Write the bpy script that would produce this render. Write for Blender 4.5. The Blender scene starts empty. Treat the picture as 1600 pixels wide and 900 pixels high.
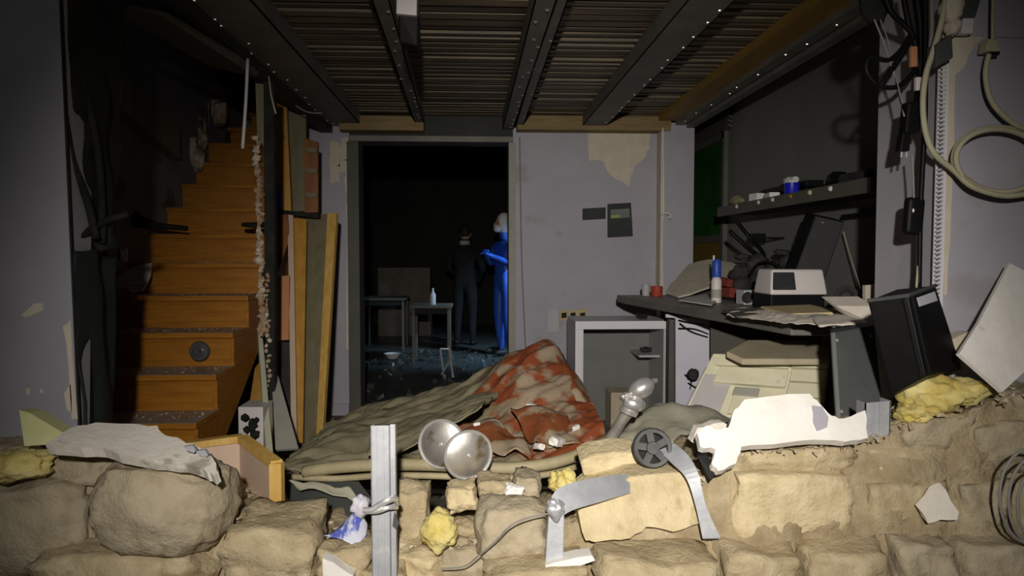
import bpy, bmesh, math, random
from mathutils import Vector, Matrix, noise, Euler

# ---------------------------------------------------------------- camera, light, world
SC = bpy.context.scene
COL = SC.collection
F = 1100.0                                   # focal length in pixels of the 1600 x 900 frame
CAM_LOC = Vector((0, 0, 1.25))
CAM_ROT = Euler((math.radians(90 - 2.6), 0, math.radians(-2.86)), 'XYZ')
cd = bpy.data.cameras.new('camera'); cam = bpy.data.objects.new('camera', cd); COL.objects.link(cam)
cam.location = CAM_LOC; cam.rotation_euler = CAM_ROT
cd.sensor_width = 36; cd.lens = F / 1600 * 36; cd.clip_start = .05; cd.clip_end = 100
SC.camera = cam
w = bpy.data.worlds.new('night'); SC.world = w; w.use_nodes = True
w.node_tree.nodes['Background'].inputs[0].default_value = (.75, .85, 1, 1)
w.node_tree.nodes['Background'].inputs[1].default_value = .006

def spot(name, loc, target, power, angle, blend, radius, col):
    l = bpy.data.lights.new(name, 'SPOT'); o = bpy.data.objects.new(name, l); COL.objects.link(o)
    l.energy = power; l.spot_size = math.radians(angle); l.spot_blend = blend; l.shadow_soft_size = radius; l.color = col
    o.location = loc
    o.rotation_euler = (Vector(target) - Vector(loc)).to_track_quat('-Z', 'Y').to_euler()
    return o
def lamp(name, loc, power, radius, col):
    l = bpy.data.lights.new(name, 'POINT'); o = bpy.data.objects.new(name, l); COL.objects.link(o)
    l.energy = power; l.shadow_soft_size = radius; l.color = col; o.location = loc
    return o
FLASH = (-.02, -.6, 1.70)                        # on-camera flash: a hot core inside a wider beam
spot('photographer_flash_core', FLASH, (.75, 5.5, .62), 190, 50, 1.0, .04, (1, .95, .87))
spot('photographer_flash_beam', FLASH, (.40, 4.0, .36), 350, 71, 1.0, .04, (1, .95, .87))
spot('photographer_flash_spill', FLASH, (.3, 4.0, .8), 17, 140, 1.0, .04, (1, .95, .87))
spot('torch_in_back_room', (1.35, 7.9, 1.9), (.1, 8.9, .1), 230, 75, .9, .08, (.45, .75, 1))
SC.view_settings.view_transform = 'Standard'; SC.view_settings.look = 'None'
SC.view_settings.exposure = 0; SC.view_settings.gamma = 1; SC.view_settings.use_curve_mapping = False

# ---------------------------------------------------------------- picking world points
RM = CAM_ROT.to_matrix()
def ray(px, py): return RM @ Vector(((px - 800) / F, -(py - 450) / F, -1))
def P(px, py, Y): d = ray(px, py); return CAM_LOC + d * (Y / d.y)
def PZ(px, py, Z): d = ray(px, py); return CAM_LOC + d * ((Z - CAM_LOC.z) / d.z)
def PX(px, py, X): d = ray(px, py); return CAM_LOC + d * (X / d.x)
def plane(a, b, c):                           # plane through three (px, py, Y) picks
    p = P(*a); n = (P(*b) - p).cross(P(*c) - p).normalized()
    if n.dot(CAM_LOC - p) > 0: n = -n         # n points away from the lens side
    def f(px, py):
        d = ray(px, py); return CAM_LOC + d * ((p - CAM_LOC).dot(n) / d.dot(n))
    f.n = n
    return f

# ---------------------------------------------------------------- mesh collecting
class MB:
    def __init__(s): s.v = []; s.f = []
    def add(s, vs, fs):
        o = len(s.v); s.v += [Vector(v) for v in vs]; s.f += [tuple(i + o for i in f) for f in fs]; return s
    def par(s, o, a, b, c):                   # parallelepiped: corner + three edges
        o, a, b, c = map(Vector, (o, a, b, c))
        vs = [o, o + a, o + a + b, o + b, o + c, o + a + c, o + a + b + c, o + b + c]
        fs = [(0, 3, 2, 1), (4, 5, 6, 7), (0, 1, 5, 4), (1, 2, 6, 5), (2, 3, 7, 6), (3, 0, 4, 7)]
        if a.cross(b).dot(c) < 0: fs = [f[::-1] for f in fs]
        return s.add(vs, fs)
    def box(s, x0, x1, y0, y1, z0, z1): return s.par((x0, y0, z0), (x1 - x0, 0, 0), (0, y1 - y0, 0), (0, 0, z1 - z0))
    def rbox(s, c, size, rot=(0, 0, 0)):
        R = Euler(rot).to_matrix(); x, y, z = size
        a, b, d = R @ Vector((x, 0, 0)), R @ Vector((0, y, 0)), R @ Vector((0, 0, z))
        return s.par(Vector(c) - (a + b + d) / 2, a, b, d)
    def prism(s, pts, t):                     # polygon pushed along t
        pts = [Vector(p) for p in pts]; t = Vector(t); n = len(pts)
        nn = Vector((0, 0, 0))
        for i in range(n): nn += pts[i].cross(pts[(i + 1) % n])
        if nn.dot(t) > 0: pts = pts[::-1]
        fs = [tuple(range(n)), tuple(range(2 * n - 1, n - 1, -1))]
        fs += [(i, i + n, (i + 1) % n + n, (i + 1) % n) for i in range(n)]
        return s.add(pts + [p + t for p in pts], fs)
    def hexa(s, q0, q1):                      # two matching quads
        q0 = [Vector(p) for p in q0]; q1 = [Vector(p) for p in q1]
        return s.add(q0 + q1, [(0, 1, 2, 3), (7, 6, 5, 4), (0, 4, 5, 1), (1, 5, 6, 2), (2, 6, 7, 3), (3, 7, 4, 0)])
    def tube(s, pts, r, n=8, smooth=4, closed=False, flat=1.0):
        pts = [Vector(p) for p in pts]
        if smooth > 1 and len(pts) > 2: pts = catmull(pts, smooth)
        rs = r if isinstance(r, (list, tuple)) else None
        o = len(s.v); m = len(pts); up = None
        for i, p in enumerate(pts):
            t = (pts[min(i + 1, m - 1)] - pts[max(i - 1, 0)]).normalized()
            if up is None:
                up = t.orthogonal().normalized()
            else:
                up = (up - t * up.dot(t)); up = up.normalized() if up.length > 1e-6 else t.orthogonal().normalized()
            b = t.cross(up)
            if rs: k = i / (m - 1) * (len(rs) - 1); j = min(int(k), len(rs) - 2); rr = rs[j] + (rs[j + 1] - rs[j]) * (k - j)
            else: rr = r
            for q in range(n):
                a = 2 * math.pi * q / n
                s.v.append(p + (up * math.cos(a) + b * math.sin(a) * flat) * rr)
        for i in range(m - 1):
            for q in range(n):
                s.f.append((o + i * n + q, o + i * n + (q + 1) % n, o + (i + 1) * n + (q + 1) % n, o + (i + 1) * n + q))
        s.f.append(tuple(o + q for q in range(n))[::-1]); s.f.append(tuple(o + (m - 1) * n + q for q in range(n)))
        return s
    def lathe(s, c, axis, prof, n=24, xs=1.0):  # prof: (radius, height) along axis
        axis = Vector(axis).normalized(); u = axis.orthogonal().normalized(); v = axis.cross(u); c = Vector(c)
        o = len(s.v); m = len(prof)
        for r, h in prof:
            for q in range(n):
                a = 2 * math.pi * q / n; s.v.append(c + axis * h + (u * math.cos(a) * xs + v * math.sin(a)) * max(r, 1e-4))
        for i in range(m - 1):
            for q in range(n):
                s.f.append((o + i * n + q, o + i * n + (q + 1) % n, o + (i + 1) * n + (q + 1) % n, o + (i + 1) * n + q))
        if tuple(prof[0]) == tuple(prof[-1]): return s        # closed ring, no caps
        s.f.append(tuple(o + q for q in range(n))[::-1]); s.f.append(tuple(o + (m - 1) * n + q for q in range(n)))
        return s
    def rock(s, c, size, rot=(0, 0, 0), seed=0, rnd=.35, amp=.08, cuts=7, freq=2.2):
        bm = bmesh.new(); bmesh.ops.create_cube(bm, size=2)
        bmesh.ops.subdivide_edges(bm, edges=bm.edges[:], cuts=cuts, use_grid_fill=True)
        R = Euler(rot).to_matrix(); sz = Vector(size) / 2; off = Vector((seed * 7.13, seed * 3.7, seed * 1.9)); o = len(s.v)
        bm.verts.ensure_lookup_table(); loc = []
        for v in bm.verts:
            p = v.co.copy(); sp = p.normalized() * 1.18
            q = p.lerp(sp, rnd)
            # knock corners
            q *= 1 + amp * 1.2 * noise.noise(p * .9 + off) + amp * .8 * noise.noise(p * freq + off) + amp * .4 * noise.noise(p * freq * 2.3 + off)
            q.x += amp * 1.3 * noise.noise(p * 1.1 + off * 1.7); q.z += amp * 1.3 * noise.noise(p * 1.1 - off)
            d = .06 * amp * noise.noise(p * 9 + off) + .04 * noise.noise(p * 16 + off) * min(1, amp * 8)
            q += v.normal * d; loc.append(q)
        ext = [(min(q[i] for q in loc), max(q[i] for q in loc)) for i in range(3)]
        for q in loc:
            q = Vector([((q[i] - ext[i][0]) / (ext[i][1] - ext[i][0]) * 2 - 1) * sz[i] for i in range(3)])
            s.v.append(Vector(c) + R @ q)
        bm.faces.ensure_lookup_table()
        for f in bm.faces: s.f.append(tuple(o + v.index for v in f.verts))
        bm.free(); return s
    def blob(s, c, size, seed=0, amp=.25, sub=3, freq=1.6, rot=(0, 0, 0)):
        bm = bmesh.new(); bmesh.ops.create_icosphere(bm, subdivisions=sub, radius=1)
        R = Euler(rot).to_matrix(); sz = Vector(size) / 2; off = Vector((seed * 5.3, seed * 2.7, seed * 9.1)); o = len(s.v)
        for v in bm.verts:
            p = v.co.copy()
            k = 1 + amp * (noise.noise(p * freq + off) + .6 * noise.noise(p * freq * 2.2 + off) + .35 * noise.noise(p * freq * 5 + off))
            s.v.append(Vector(c) + R @ Vector((p.x * sz.x * k, p.y * sz.y * k, p.z * sz.z * k)))
        for f in bm.faces: s.f.append(tuple(o + v.index for v in f.verts))
        bm.free(); return s
    def sheet(s, rows, nu=30, nv=20, amp=.02, freq=5, seed=0, amp2=0, crease=0):   # rows of world points, splined both ways
        o = len(s.v); g = [catmull_n(r, nu) for r in rows]
        cols = [catmull_n([g[i][j] for i in range(len(g))], nv) for j in range(nu)]
        off = Vector((seed * 3.1, seed * 1.7, seed * 5.9))
        for i in range(nv):
            for j in range(nu):
                p = cols[j][i]
                d = noise.noise(p * freq + off) + .5 * noise.noise(p * freq * 2.3 + off)
                d2 = abs(noise.noise(p * freq * .8 - off)) * amp2
                if crease:                     # long straight folds running up to the right
                    e = Vector((p.x * .8 + p.y * .6, p.y * .8 - p.x * .6, p.z)); e = Vector((e.x * 1.6, e.y * 9, e.z * 5)) + off
                    d2 += crease * (1 - 2.2 * abs(noise.noise(e))) + .5 * crease * (1 - 2 * abs(noise.noise(e * 2.3)))
                s.v.append(p + Vector((.4 * amp * noise.noise(p * freq - off), .5 * amp * d, amp * d + d2)))
        for i in range(nv - 1):
            for j in range(nu - 1):
                s.f.append((o + i * nu + j, o + i * nu + j + 1, o + (i + 1) * nu + j + 1, o + (i + 1) * nu + j))
        return s

def cr(p0, p1, p2, p3, t):
    return .5 * ((2 * p1) + (p2 - p0) * t + (2 * p0 - 5 * p1 + 4 * p2 - p3) * t * t + (3 * p1 - p0 - 3 * p2 + p3) * t ** 3)
def catmull(pts, k):
    out = []
    for i in range(len(pts) - 1):
        p0 = pts[max(i - 1, 0)]; p3 = pts[min(i + 2, len(pts) - 1)]
        for j in range(k): out.append(cr(p0, pts[i], pts[i + 1], p3, j / k))
    return out + [pts[-1]]
def catmull_n(pts, n):
    m = len(pts) - 1; out = []
    for q in range(n):
        x = q / (n - 1) * m; i = min(int(x), m - 1)
        out.append(cr(pts[max(i - 1, 0)], pts[i], pts[i + 1], pts[min(i + 2, m)], x - i))
    return out
def jag(poly, n=3, amp=4, seed=1):            # ragged outline
    r = random.Random(seed); out = []
    for i, a in enumerate(poly):
        b = poly[(i + 1) % len(poly)]
        out.append(a)
        for k in range(1, n): out.append((a[0] + (b[0] - a[0]) * k / n + r.uniform(-amp, amp), a[1] + (b[1] - a[1]) * k / n + r.uniform(-amp, amp)))
    return out

# ---------------------------------------------------------------- objects
ORG = {}
def mesh_obj(name, mb, mat, origin, parent=None, bevel=0, smooth=False, seg=2, kind=None, solid=0):
    me = bpy.data.meshes.new(name)
    me.from_pydata([v - origin for v in mb.v], [], mb.f)
    if bevel:
        bm = bmesh.new(); bm.from_mesh(me)
        bmesh.ops.remove_doubles(bm, verts=bm.verts[:], dist=1e-5)
        es = [e for e in bm.edges if len(e.link_faces) == 2 and e.calc_face_angle(0) > .5]
        bmesh.ops.bevel(bm, geom=es, offset=bevel, segments=seg, profile=.6, affect='EDGES', clamp_overlap=True)
        bm.to_mesh(me); bm.free()
    me.validate()
    if smooth:
        me.polygons.foreach_set('use_smooth', [True] * len(me.polygons))
    me.materials.append(M[mat] if isinstance(mat, str) else mat)
    o = bpy.data.objects.new(name, me); COL.objects.link(o)
    if smooth and smooth != 'all':
        try: me.set_sharp_from_angle(angle=math.radians(40))
        except Exception: pass
    if parent is not None:
        o.parent = parent; o.location = origin - ORG[parent.name]
    else: o.location = origin
    ORG[o.name] = origin.copy()
    if kind: o['kind'] = kind
    if solid:
        m = o.modifiers.new('thickness', 'SOLIDIFY'); m.thickness = solid; m.offset = 0
    return o
def base_of(mb):
    xs = [v.x for v in mb.v]; ys = [v.y for v in mb.v]; zs = [v.z for v in mb.v]
    return Vector(((min(xs) + max(xs)) / 2, (min(ys) + max(ys)) / 2, min(zs)))
def tag(o, label, cat, group=None):
    o['label'] = label; o['category'] = cat
    if group: o['group'] = group
    return o
def solo(name, mb, mat, label, cat, group=None, **k): return tag(mesh_obj(name, mb, mat, base_of(mb), **k), label, cat, group)
def root(name, loc, label, cat, group=None):
    o = bpy.data.objects.new(name, None); COL.objects.link(o); o.empty_display_size = .05
    o.location = Vector(loc); ORG[o.name] = Vector(loc); return tag(o, label, cat, group)
def sroot(name, loc=(0, 0, 0)):
    o = bpy.data.objects.new(name, None); COL.objects.link(o); o.location = Vector(loc); ORG[o.name] = Vector(loc); o['kind'] = 'structure'; return o
def part(name, mb, mat, parent, label=None, **k):
    o = mesh_obj(name, mb, mat, base_of(mb), parent=parent, **k)
    if label: o['label'] = label
    return o
def struct(name, mb, mat, **k): return mesh_obj(name, mb, mat, base_of(mb), kind='structure', **k)

# ---------------------------------------------------------------- materials
M = {}
def mat(name, c1, c2=None, rough=.75, metal=0, scale=6, bump=.15, bscale=30, bdist=.02, dust=None, dustamt=.5, stretch=(1, 1, 1), c3=None, spec=.35, lo=.35, hi=.65, emit=None, wave=None, coat=0, spots=None):
    m = bpy.data.materials.new(name); m.use_nodes = True; nt = m.node_tree; N = nt.nodes; L = nt.links
    b = N['Principled BSDF']; b.inputs['Roughness'].default_value = rough; b.inputs['Metallic'].default_value = metal
    b.inputs['Specular IOR Level'].default_value = spec
    if coat: b.inputs['Coat Weight'].default_value = coat; b.inputs['Coat Roughness'].default_value = .25
    tc = N.new('ShaderNodeTexCoord'); mp = N.new('ShaderNodeMapping'); mp.inputs['Scale'].default_value = stretch
    L.new(tc.outputs['Object'], mp.inputs['Vector'])
    n = N.new('ShaderNodeTexNoise'); n.inputs['Scale'].default_value = scale; n.inputs['Detail'].default_value = 6; n.inputs['Roughness'].default_value = .62
    L.new(mp.outputs[0], n.inputs['Vector'])
    r = N.new('ShaderNodeValToRGB'); L.new(n.outputs['Fac'], r.inputs[0])
    r.color_ramp.elements[0].position = lo; r.color_ramp.elements[0].color = (*c1, 1)
    r.color_ramp.elements[1].position = hi; r.color_ramp.elements[1].color = (*(c2 or c1), 1)
    if c3: e = r.color_ramp.elements.new((lo + hi) / 2); e.color = (*c3, 1)
    out = r.outputs['Color']
    def mix(fac, a, col):
        x = N.new('ShaderNodeMix'); x.data_type = 'RGBA'
        L.new(fac, x.inputs['Factor']); L.new(a, x.inputs['A'])
        x.inputs['B'].default_value = (*col, 1); return x.outputs['Result']
    if spots:                                   # (colour, scale, threshold): stains and painted reflections with a shape of their own
        col, sc2, th = spots
        n3 = N.new('ShaderNodeTexNoise'); n3.inputs['Scale'].default_value = sc2; n3.inputs['Detail'].default_value = 5
        L.new(tc.outputs['Object'], n3.inputs['Vector'])
        mr = N.new('ShaderNodeMapRange'); mr.inputs['From Min'].default_value = th; mr.inputs['From Max'].default_value = th + .06
        L.new(n3.outputs['Fac'], mr.inputs['Value']); out = mix(mr.outputs[0], out, col)
    if dust:                                    # dust lying on upward faces
        g = N.new('ShaderNodeNewGeometry'); sx = N.new('ShaderNodeSeparateXYZ'); L.new(g.outputs['Normal'], sx.inputs[0])
        n4 = N.new('ShaderNodeTexNoise'); n4.inputs['Scale'].default_value = 18; n4.inputs['Detail'].default_value = 5; L.new(tc.outputs['Object'], n4.inputs['Vector'])
        ad = N.new('ShaderNodeMath'); ad.operation = 'ADD'; L.new(sx.outputs['Z'], ad.inputs[0]); L.new(n4.outputs['Fac'], ad.inputs[1])
        mr = N.new('ShaderNodeMapRange'); mr.inputs['From Min'].default_value = 1.5 - dustamt; mr.inputs['From Max'].default_value = 1.8 - dustamt
        L.new(ad.outputs[0], mr.inputs['Value']); out = mix(mr.outputs[0], out, dust)
    L.new(out, b.inputs['Base Color'])
    if bump:
        n2 = N.new('ShaderNodeTexNoise'); n2.inputs['Scale'].default_value = bscale; n2.inputs['Detail'].default_value = 8; n2.inputs['Roughness'].default_value = .65
        L.new(mp.outputs[0], n2.inputs['Vector'])
        bp = N.new('ShaderNodeBump'); bp.inputs['Strength'].default_value = bump; bp.inputs['Distance'].default_value = bdist
        L.new(n2.outputs['Fac'], bp.inputs['Height']); L.new(bp.outputs[0], b.inputs['Normal'])
    if emit: b.inputs['Emission Color'].default_value = (*emit[0], 1); b.inputs['Emission Strength'].default_value = emit[1]
    M[name] = m; return m

mat('lilac_paint', (.37, .355, .40), (.42, .40, .445), rough=.8, scale=3, bump=.06, bscale=25, spots=((.33, .31, .33), 2.2, .62))
mat('grey_paint', (.31, .305, .345), (.36, .35, .39), rough=.8, scale=3, bump=.08, bscale=20, spots=((.27, .265, .28), 3, .62))
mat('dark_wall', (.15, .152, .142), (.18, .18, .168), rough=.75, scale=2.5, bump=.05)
mat('stair_wall', (.16, .155, .165), (.22, .21, .215), rough=.85, scale=3, bump=.1, spots=((.1, .08, .06), 3, .58))
mat('raw_plaster', (.55, .49, .39), (.64, .57, .46), rough=.9, scale=9, bump=.2)
mat('white_plaster', (.78, .74, .69), (.88, .85, .80), rough=.85, scale=8, bump=.18, bscale=22, spots=((.62, .55, .45), 7, .64))
mat('cream_plaster', (.76, .70, .61), (.86, .81, .73), rough=.88, scale=9, bump=.25, bscale=26, spots=((.45, .4, .33), 9, .6))
mat('stone', (.40, .31, .18), (.66, .55, .36), bdist=.05, rough=.9, scale=11, bump=.55, bscale=26, c3=(.50, .405, .25), spots=((.34, .255, .14), 7, .6), lo=.28, hi=.72)
mat('stone_pale', (.50, .395, .22), (.76, .64, .42), bdist=.05, rough=.9, scale=11, bump=.5, bscale=24, c3=(.66, .54, .33), spots=((.45, .35, .18), 8, .61), lo=.28, hi=.72)
mat('stone_grey', (.31, .255, .165), (.51, .44, .315), bdist=.05, rough=.9, scale=10, bump=.5, bscale=22, c3=(.46, .385, .265), spots=((.30, .235, .15), 6, .6), lo=.28, hi=.72)
mat('mortar', (.36, .275, .16), (.62, .515, .34), bdist=.05, rough=.95, scale=12, bump=.7, bscale=34, c3=(.47, .375, .23), lo=.28, hi=.72)
mat('crumb', (.36, .29, .19), (.62, .54, .40), rough=.95, scale=3, bump=.3)
mat('foam', (.58, .45, .11), (.76, .67, .32), rough=.9, scale=9, bump=.6, bscale=24, spots=((.45, .27, .05), 9, .62))
mat('green_board', (.50, .50, .22), (.60, .60, .32), rough=.85, scale=5, bump=.1)
mat('varnish', (.34, .125, .010), (.50, .205, .019), rough=.42, scale=3.5, stretch=(1, 6, 14), bump=.06, dust=(.36, .34, .32), dustamt=.28, spec=.5)
mat('varnish_dark', (.17, .055, .012), (.25, .09, .016), rough=.5, scale=3.5, stretch=(8, 8, 1), bump=.06)
mat('edge_wood', (.50, .29, .06), (.62, .40, .12), rough=.6, scale=4, stretch=(8, 8, 1), bump=.05)
mat('orange_board', (.40, .20, .03), (.52, .28, .05), rough=.55, scale=3, stretch=(6, 6, 1), bump=.05)
mat('drab_board', (.15, .13, .075), (.20, .175, .105), rough=.7, scale=3, stretch=(6, 6, 1), bump=.06)
mat('pink_board', (.52, .38, .29), (.58, .43, .33), rough=.7, scale=4, bump=.05)
mat('terracotta', (.46, .20, .09), (.52, .24, .11), rough=.7, scale=4, bump=.05)
mat('pale_rail', (.42, .42, .30), (.50, .49, .36), rough=.7, scale=5, bump=.05)
mat('grey_board', (.30, .29, .25), (.36, .34, .30), rough=.7, scale=5, bump=.08)
mat('old_wood', (.20, .14, .06), (.29, .205, .095), rough=.75, scale=4, stretch=(1, 8, 8), bump=.2)
mat('yellow_beam', (.25, .145, .028), (.33, .20, .045), rough=.6, scale=3, stretch=(8, 1, 8), bump=.15)
mat('deck', (.07, .056, .036), (.20, .155, .09), rough=.55, scale=3, stretch=(.6, 5, 5), bump=.15, spec=.5)
mat('beam_steel', (.125, .125, .11), (.19, .18, .155), rough=.6, scale=4, bump=.1, spec=.5)
mat('black_cover', (.022, .023, .021), (.035, .036, .033), rough=.7, scale=4, bump=.12)
mat('screw', (.6, .58, .53), rough=.3, metal=.85, bump=0)
mat('galv', (.40, .41, .44), (.52, .53, .56), rough=.48, metal=.35, scale=14, bump=.06, spots=((.62, .61, .58), 10, .6))
mat('bright_metal', (.74, .73, .72), (.84, .83, .81), rough=.32, metal=.65, scale=20, bump=.05)
mat('chrome', (.68, .66, .65), (.78, .76, .75), rough=.3, metal=.72, scale=9, bump=.04)
mat('lid_metal', (.66, .63, .58), (.74, .72, .68), rough=.36, metal=.88, scale=30, stretch=(1, 1, 1), bump=.05, spots=((.42, .31, .18), 9, .52))  # brown spots paint in the tan stones mirrored by the lids
mat('dull_pipe', (.27, .25, .22), (.38, .36, .32), rough=.5, metal=.4, scale=12, bump=.15)
mat('black_plastic', (.004, .004, .0045), (.007, .007, .0075), rough=.5, scale=6, bump=.03, spec=.16)
mat('black_dusty', (.018, .018, .018), (.04, .038, .036), rough=.75, scale=8, bump=.15, dust=(.16, .15, .14), dustamt=.1)
mat('speaker', (.052, .056, .056), (.066, .07, .068), rough=.7, scale=5, bump=.06, spots=((.12, .12, .11), 16, .72))
mat('wheel_black', (.05, .05, .053), (.11, .108, .105), rough=.6, scale=10, bump=.2, dust=(.25, .23, .2), dustamt=.1)
mat('burnt', (.006, .007, .006), (.022, .022, .018), rough=.85, scale=9, bump=.6, bscale=18)
mat('dark_green', (.010, .016, .013), (.022, .03, .025), rough=.65, scale=5, bump=.3, bscale=12)
mat('olive', (.20, .175, .105), (.30, .265, .17), rough=.85, scale=6, bump=.3, bscale=18, c3=(.25, .22, .135))
mat('olive_grey', (.33, .31, .235), (.44, .42, .33), rough=.9, scale=6, bump=.25, bscale=20)
mat('lip', (.30, .245, .14), (.42, .36, .22), rough=.6, scale=7, bump=.25, bscale=18)
mat('rust_red', (.24, .055, .016), (.31, .085, .022), rough=.75, scale=5, c3=(.24, .075, .025), bump=.3, bscale=16, spots=((.36, .28, .19), 6, .51))
mat('white_enamel', (.66, .64, .68), (.72, .70, .74), rough=.45, scale=5, bump=.02)
mat('cab_grey', (.145, .15, .145), (.17, .175, .165), rough=.6, scale=5, bump=.04)
mat('cab_light', (.40, .41, .42), (.46, .46, .47), rough=.6, scale=5, bump=.04)
mat('lilac_board', (.56, .54, .62), (.62, .60, .67), rough=.6, scale=4, bump=.03)
mat('olive_dark', (.085, .085, .07), (.11, .105, .088), rough=.7, scale=4, bump=.05)
mat('counter', (.12, .115, .105), (.18, .17, .155), rough=.5, scale=5, bump=.06, dust=(.34, .32, .29), dustamt=.2)
mat('cream_metal', (.64, .60, .42), (.74, .70, .52), rough=.55, scale=5, bump=.06, spots=((.42, .38, .25), 7, .62))
mat('tan_top', (.44, .37, .25), (.54, .47, .34), rough=.7, scale=6, bump=.15)
mat('lilac_inner', (.44, .415, .41), (.5, .47, .46), rough=.7, scale=5, bump=.04)
mat('paper', (.62, .55, .47), (.74, .68, .6), rough=.9, scale=9, bump=.15)
mat('white_paper', (.7, .69, .68), (.78, .77, .76), rough=.9, scale=9, bump=.1)
mat('card', (.42, .38, .30), (.50, .46, .38), rough=.85, scale=6, bump=.1)
mat('tan_wood', (.46, .36, .18), (.56, .45, .25), rough=.7, scale=5, bump=.1)
mat('white_plastic', (.62, .57, .56), (.68, .63, .61), rough=.45, scale=5, bump=.02)
mat('red_plastic', (.36, .045, .03), (.42, .06, .04), rough=.5, scale=5, bump=.03)
mat('dark_red', (.18, .03, .025), (.24, .045, .035), rough=.6, scale=5, bump=.05)
mat('blue_plastic', (.02, .06, .36), (.03, .09, .44), rough=.4, scale=5, bump=.02)
mat('deep_blue', (.01, .012, .42), (.02, .02, .55), rough=.35, scale=5, bump=.02)
mat('tan_cable', (.38, .35, .23), (.47, .44, .31), rough=.6, scale=8, bump=.05)
mat('grey_cable', (.2, .195, .18), (.27, .26, .24), rough=.6, scale=8, bump=.05)
mat('green_pane', (.010, .075, .008), (.03, .13, .02), rough=.2, scale=2.5, bump=.02, spec=.5)
mat('yellow_panel', (.17, .11, .02), (.21, .14, .03), rough=.5, scale=3, bump=.03)
mat('screen', (.012, .014, .018), (.03, .034, .036), rough=.62, scale=6, bump=.03)
mat('screen_grey', (.12, .13, .12), (.16, .17, .15), rough=.5, scale=8, bump=.02)
mat('lime', (.22, .32, .06), (.26, .36, .08), rough=.5, bump=0)
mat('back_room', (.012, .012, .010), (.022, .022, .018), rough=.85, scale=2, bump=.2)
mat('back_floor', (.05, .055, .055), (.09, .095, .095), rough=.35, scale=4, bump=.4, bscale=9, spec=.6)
mat('room_floor', (.10, .09, .07), (.18, .165, .13), rough=.9, scale=5, bump=.5, bscale=14)
mat('ground', (.18, .15, .11), (.28, .24, .17), rough=.95, scale=5, bump=.5)
mat('dark_table', (.09, .078, .06), (.13, .112, .088), rough=.7, scale=5, bump=.05)
mat('coverall_blue', (.015, .07, .42), (.03, .11, .55), rough=.45, scale=6, bump=.3, bscale=10, spec=.5)
mat('hood_white', (.68, .7, .75), (.78, .8, .85), rough=.6, scale=7, bump=.1)
mat('skin', (.44, .25, .17), (.5, .29, .2), rough=.55, scale=8, bump=.03)
mat('black_cloth', (.007, .007, .007), (.013, .012, .012), rough=.9, scale=6, bump=.3, bscale=12)
mat('hair', (.012, .01, .008), (.02, .017, .014), rough=.7, scale=20, bump=.4)
mat('boot', (.02, .02, .022), rough=.6, bump=.05)
mat('rust_plaster', (.22, .11, .045), (.72, .66, .58), rough=.95, scale=9, bump=.5, c3=(.40, .29, .19))
mat('blue_print', (.10, .13, .5), (.62, .64, .75), rough=.5, scale=14, bump=.05, stretch=(3, 1, 1), lo=.45, hi=.55)

# ---------------------------------------------------------------- the setting
XL, XR, YB = -2.12, 1.95, 5.55                 # left wall, right wall, back wall of the room
YF, YF2 = 2.2, 2.56                            # the two faces of the broken front wall
CZ = 2.34                                      # underside of the metal deck
DL, DR, DH = -.985, .285, 2.17                 # doorway in the back wall

struct('floor', MB().box(-2.6, 2.4, YF2, YB + .2, -.1, 0).box(1.66, 2.4, YB + .2, 6.6, -.1, .0), 'room_floor')
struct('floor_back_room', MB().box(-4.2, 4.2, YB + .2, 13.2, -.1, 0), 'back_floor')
struct('floor_outside', MB().box(-4.5, 4.5, -4, YF2, -.1, 0), 'ground')

wb = sroot('wall_back', (0, YB, 0))
part('wall_panel', MB().box(-1.31, DL, YB, YB + .2, 0, CZ + .1), 'lilac_paint', wb)
part('wall_panel', MB().box(DR, 1.68, YB, YB + .2, 0, CZ + .1), 'lilac_paint', wb)
part('wall_panel', MB().box(DL, DR, YB, YB + .2, DH, CZ + .1), 'black_cover', wb, label='dark strip above the doorway')
part('pillar', MB().box(1.44, 1.69, YB - .12, YB, 0, 2.28), 'lilac_paint', wb, bevel=.006)
part('pillar_edge', MB().box(1.425, 1.447, YB - .13, YB - .0, 0, 2.27), 'raw_plaster', wb, label='bare plaster corner of the pillar')
pf = plane((900, 300, YB - .003), (1000, 300, YB - .003), (900, 500, YB - .003))
part('bare_plaster', MB().prism([pf(*q) for q in jag([(919, 206), (1016, 204), (1015, 232), (1003, 250), (990, 262), (985, 276), (982, 292), (968, 282), (952, 272), (944, 254), (930, 250), (920, 252)], 3, 2, 3)], (0, .004, 0)), 'raw_plaster', wb, label='jagged beige patch where the paint came off')
# door casing
part('door_jamb', MB().box(DL - .015, DL + .075, YB - .03, YB + .2, 0, DH - .036), 'olive_dark', wb, bevel=.004)
part('door_jamb', MB().box(DR - .035, DR + .018, YB - .03, YB + .2, 0, DH - .036), 'grey_board', wb, bevel=.004)
part('door_head', MB().box(DL, DR, YB - .03, YB + .2, DH - .035, DH + .01), 'beam_steel', wb, bevel=.004)
for i, (a, b, c, d) in enumerate([(532, 215, 545, 250), (530, 250, 548, 268), (540, 268, 549, 300), (541, 318, 552, 545), (515, 222, 530, 285)]):
    part('broken_plaster', MB().prism([pf(*q) for q in jag([(a, b), (c, b), (c, d), (a, d)], 4, 2.5, i)], (0, .012, 0)), 'raw_plaster', wb)
part('baseboard', MB().box(-1.25, DL - .02, YB - .018, YB, 0, .09), 'lilac_paint', wb)
tb = MB(); tb.tube([P(812, 215, YB - .01), P(815, 400, YB - .01), P(820, 520, YB - .01), P(826, 620, YB - .01)], .006, 6); part('wall_cable', tb, 'grey_cable', wb)
tb = MB(); tb.tube([P(1036, 200, YB - .14), P(1037, 330, YB - .14), P(1034, 345, YB - .14), P(1036, 450, YB - .14)], .006, 6); part('wall_cable', tb, 'white_plastic', wb)

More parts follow.
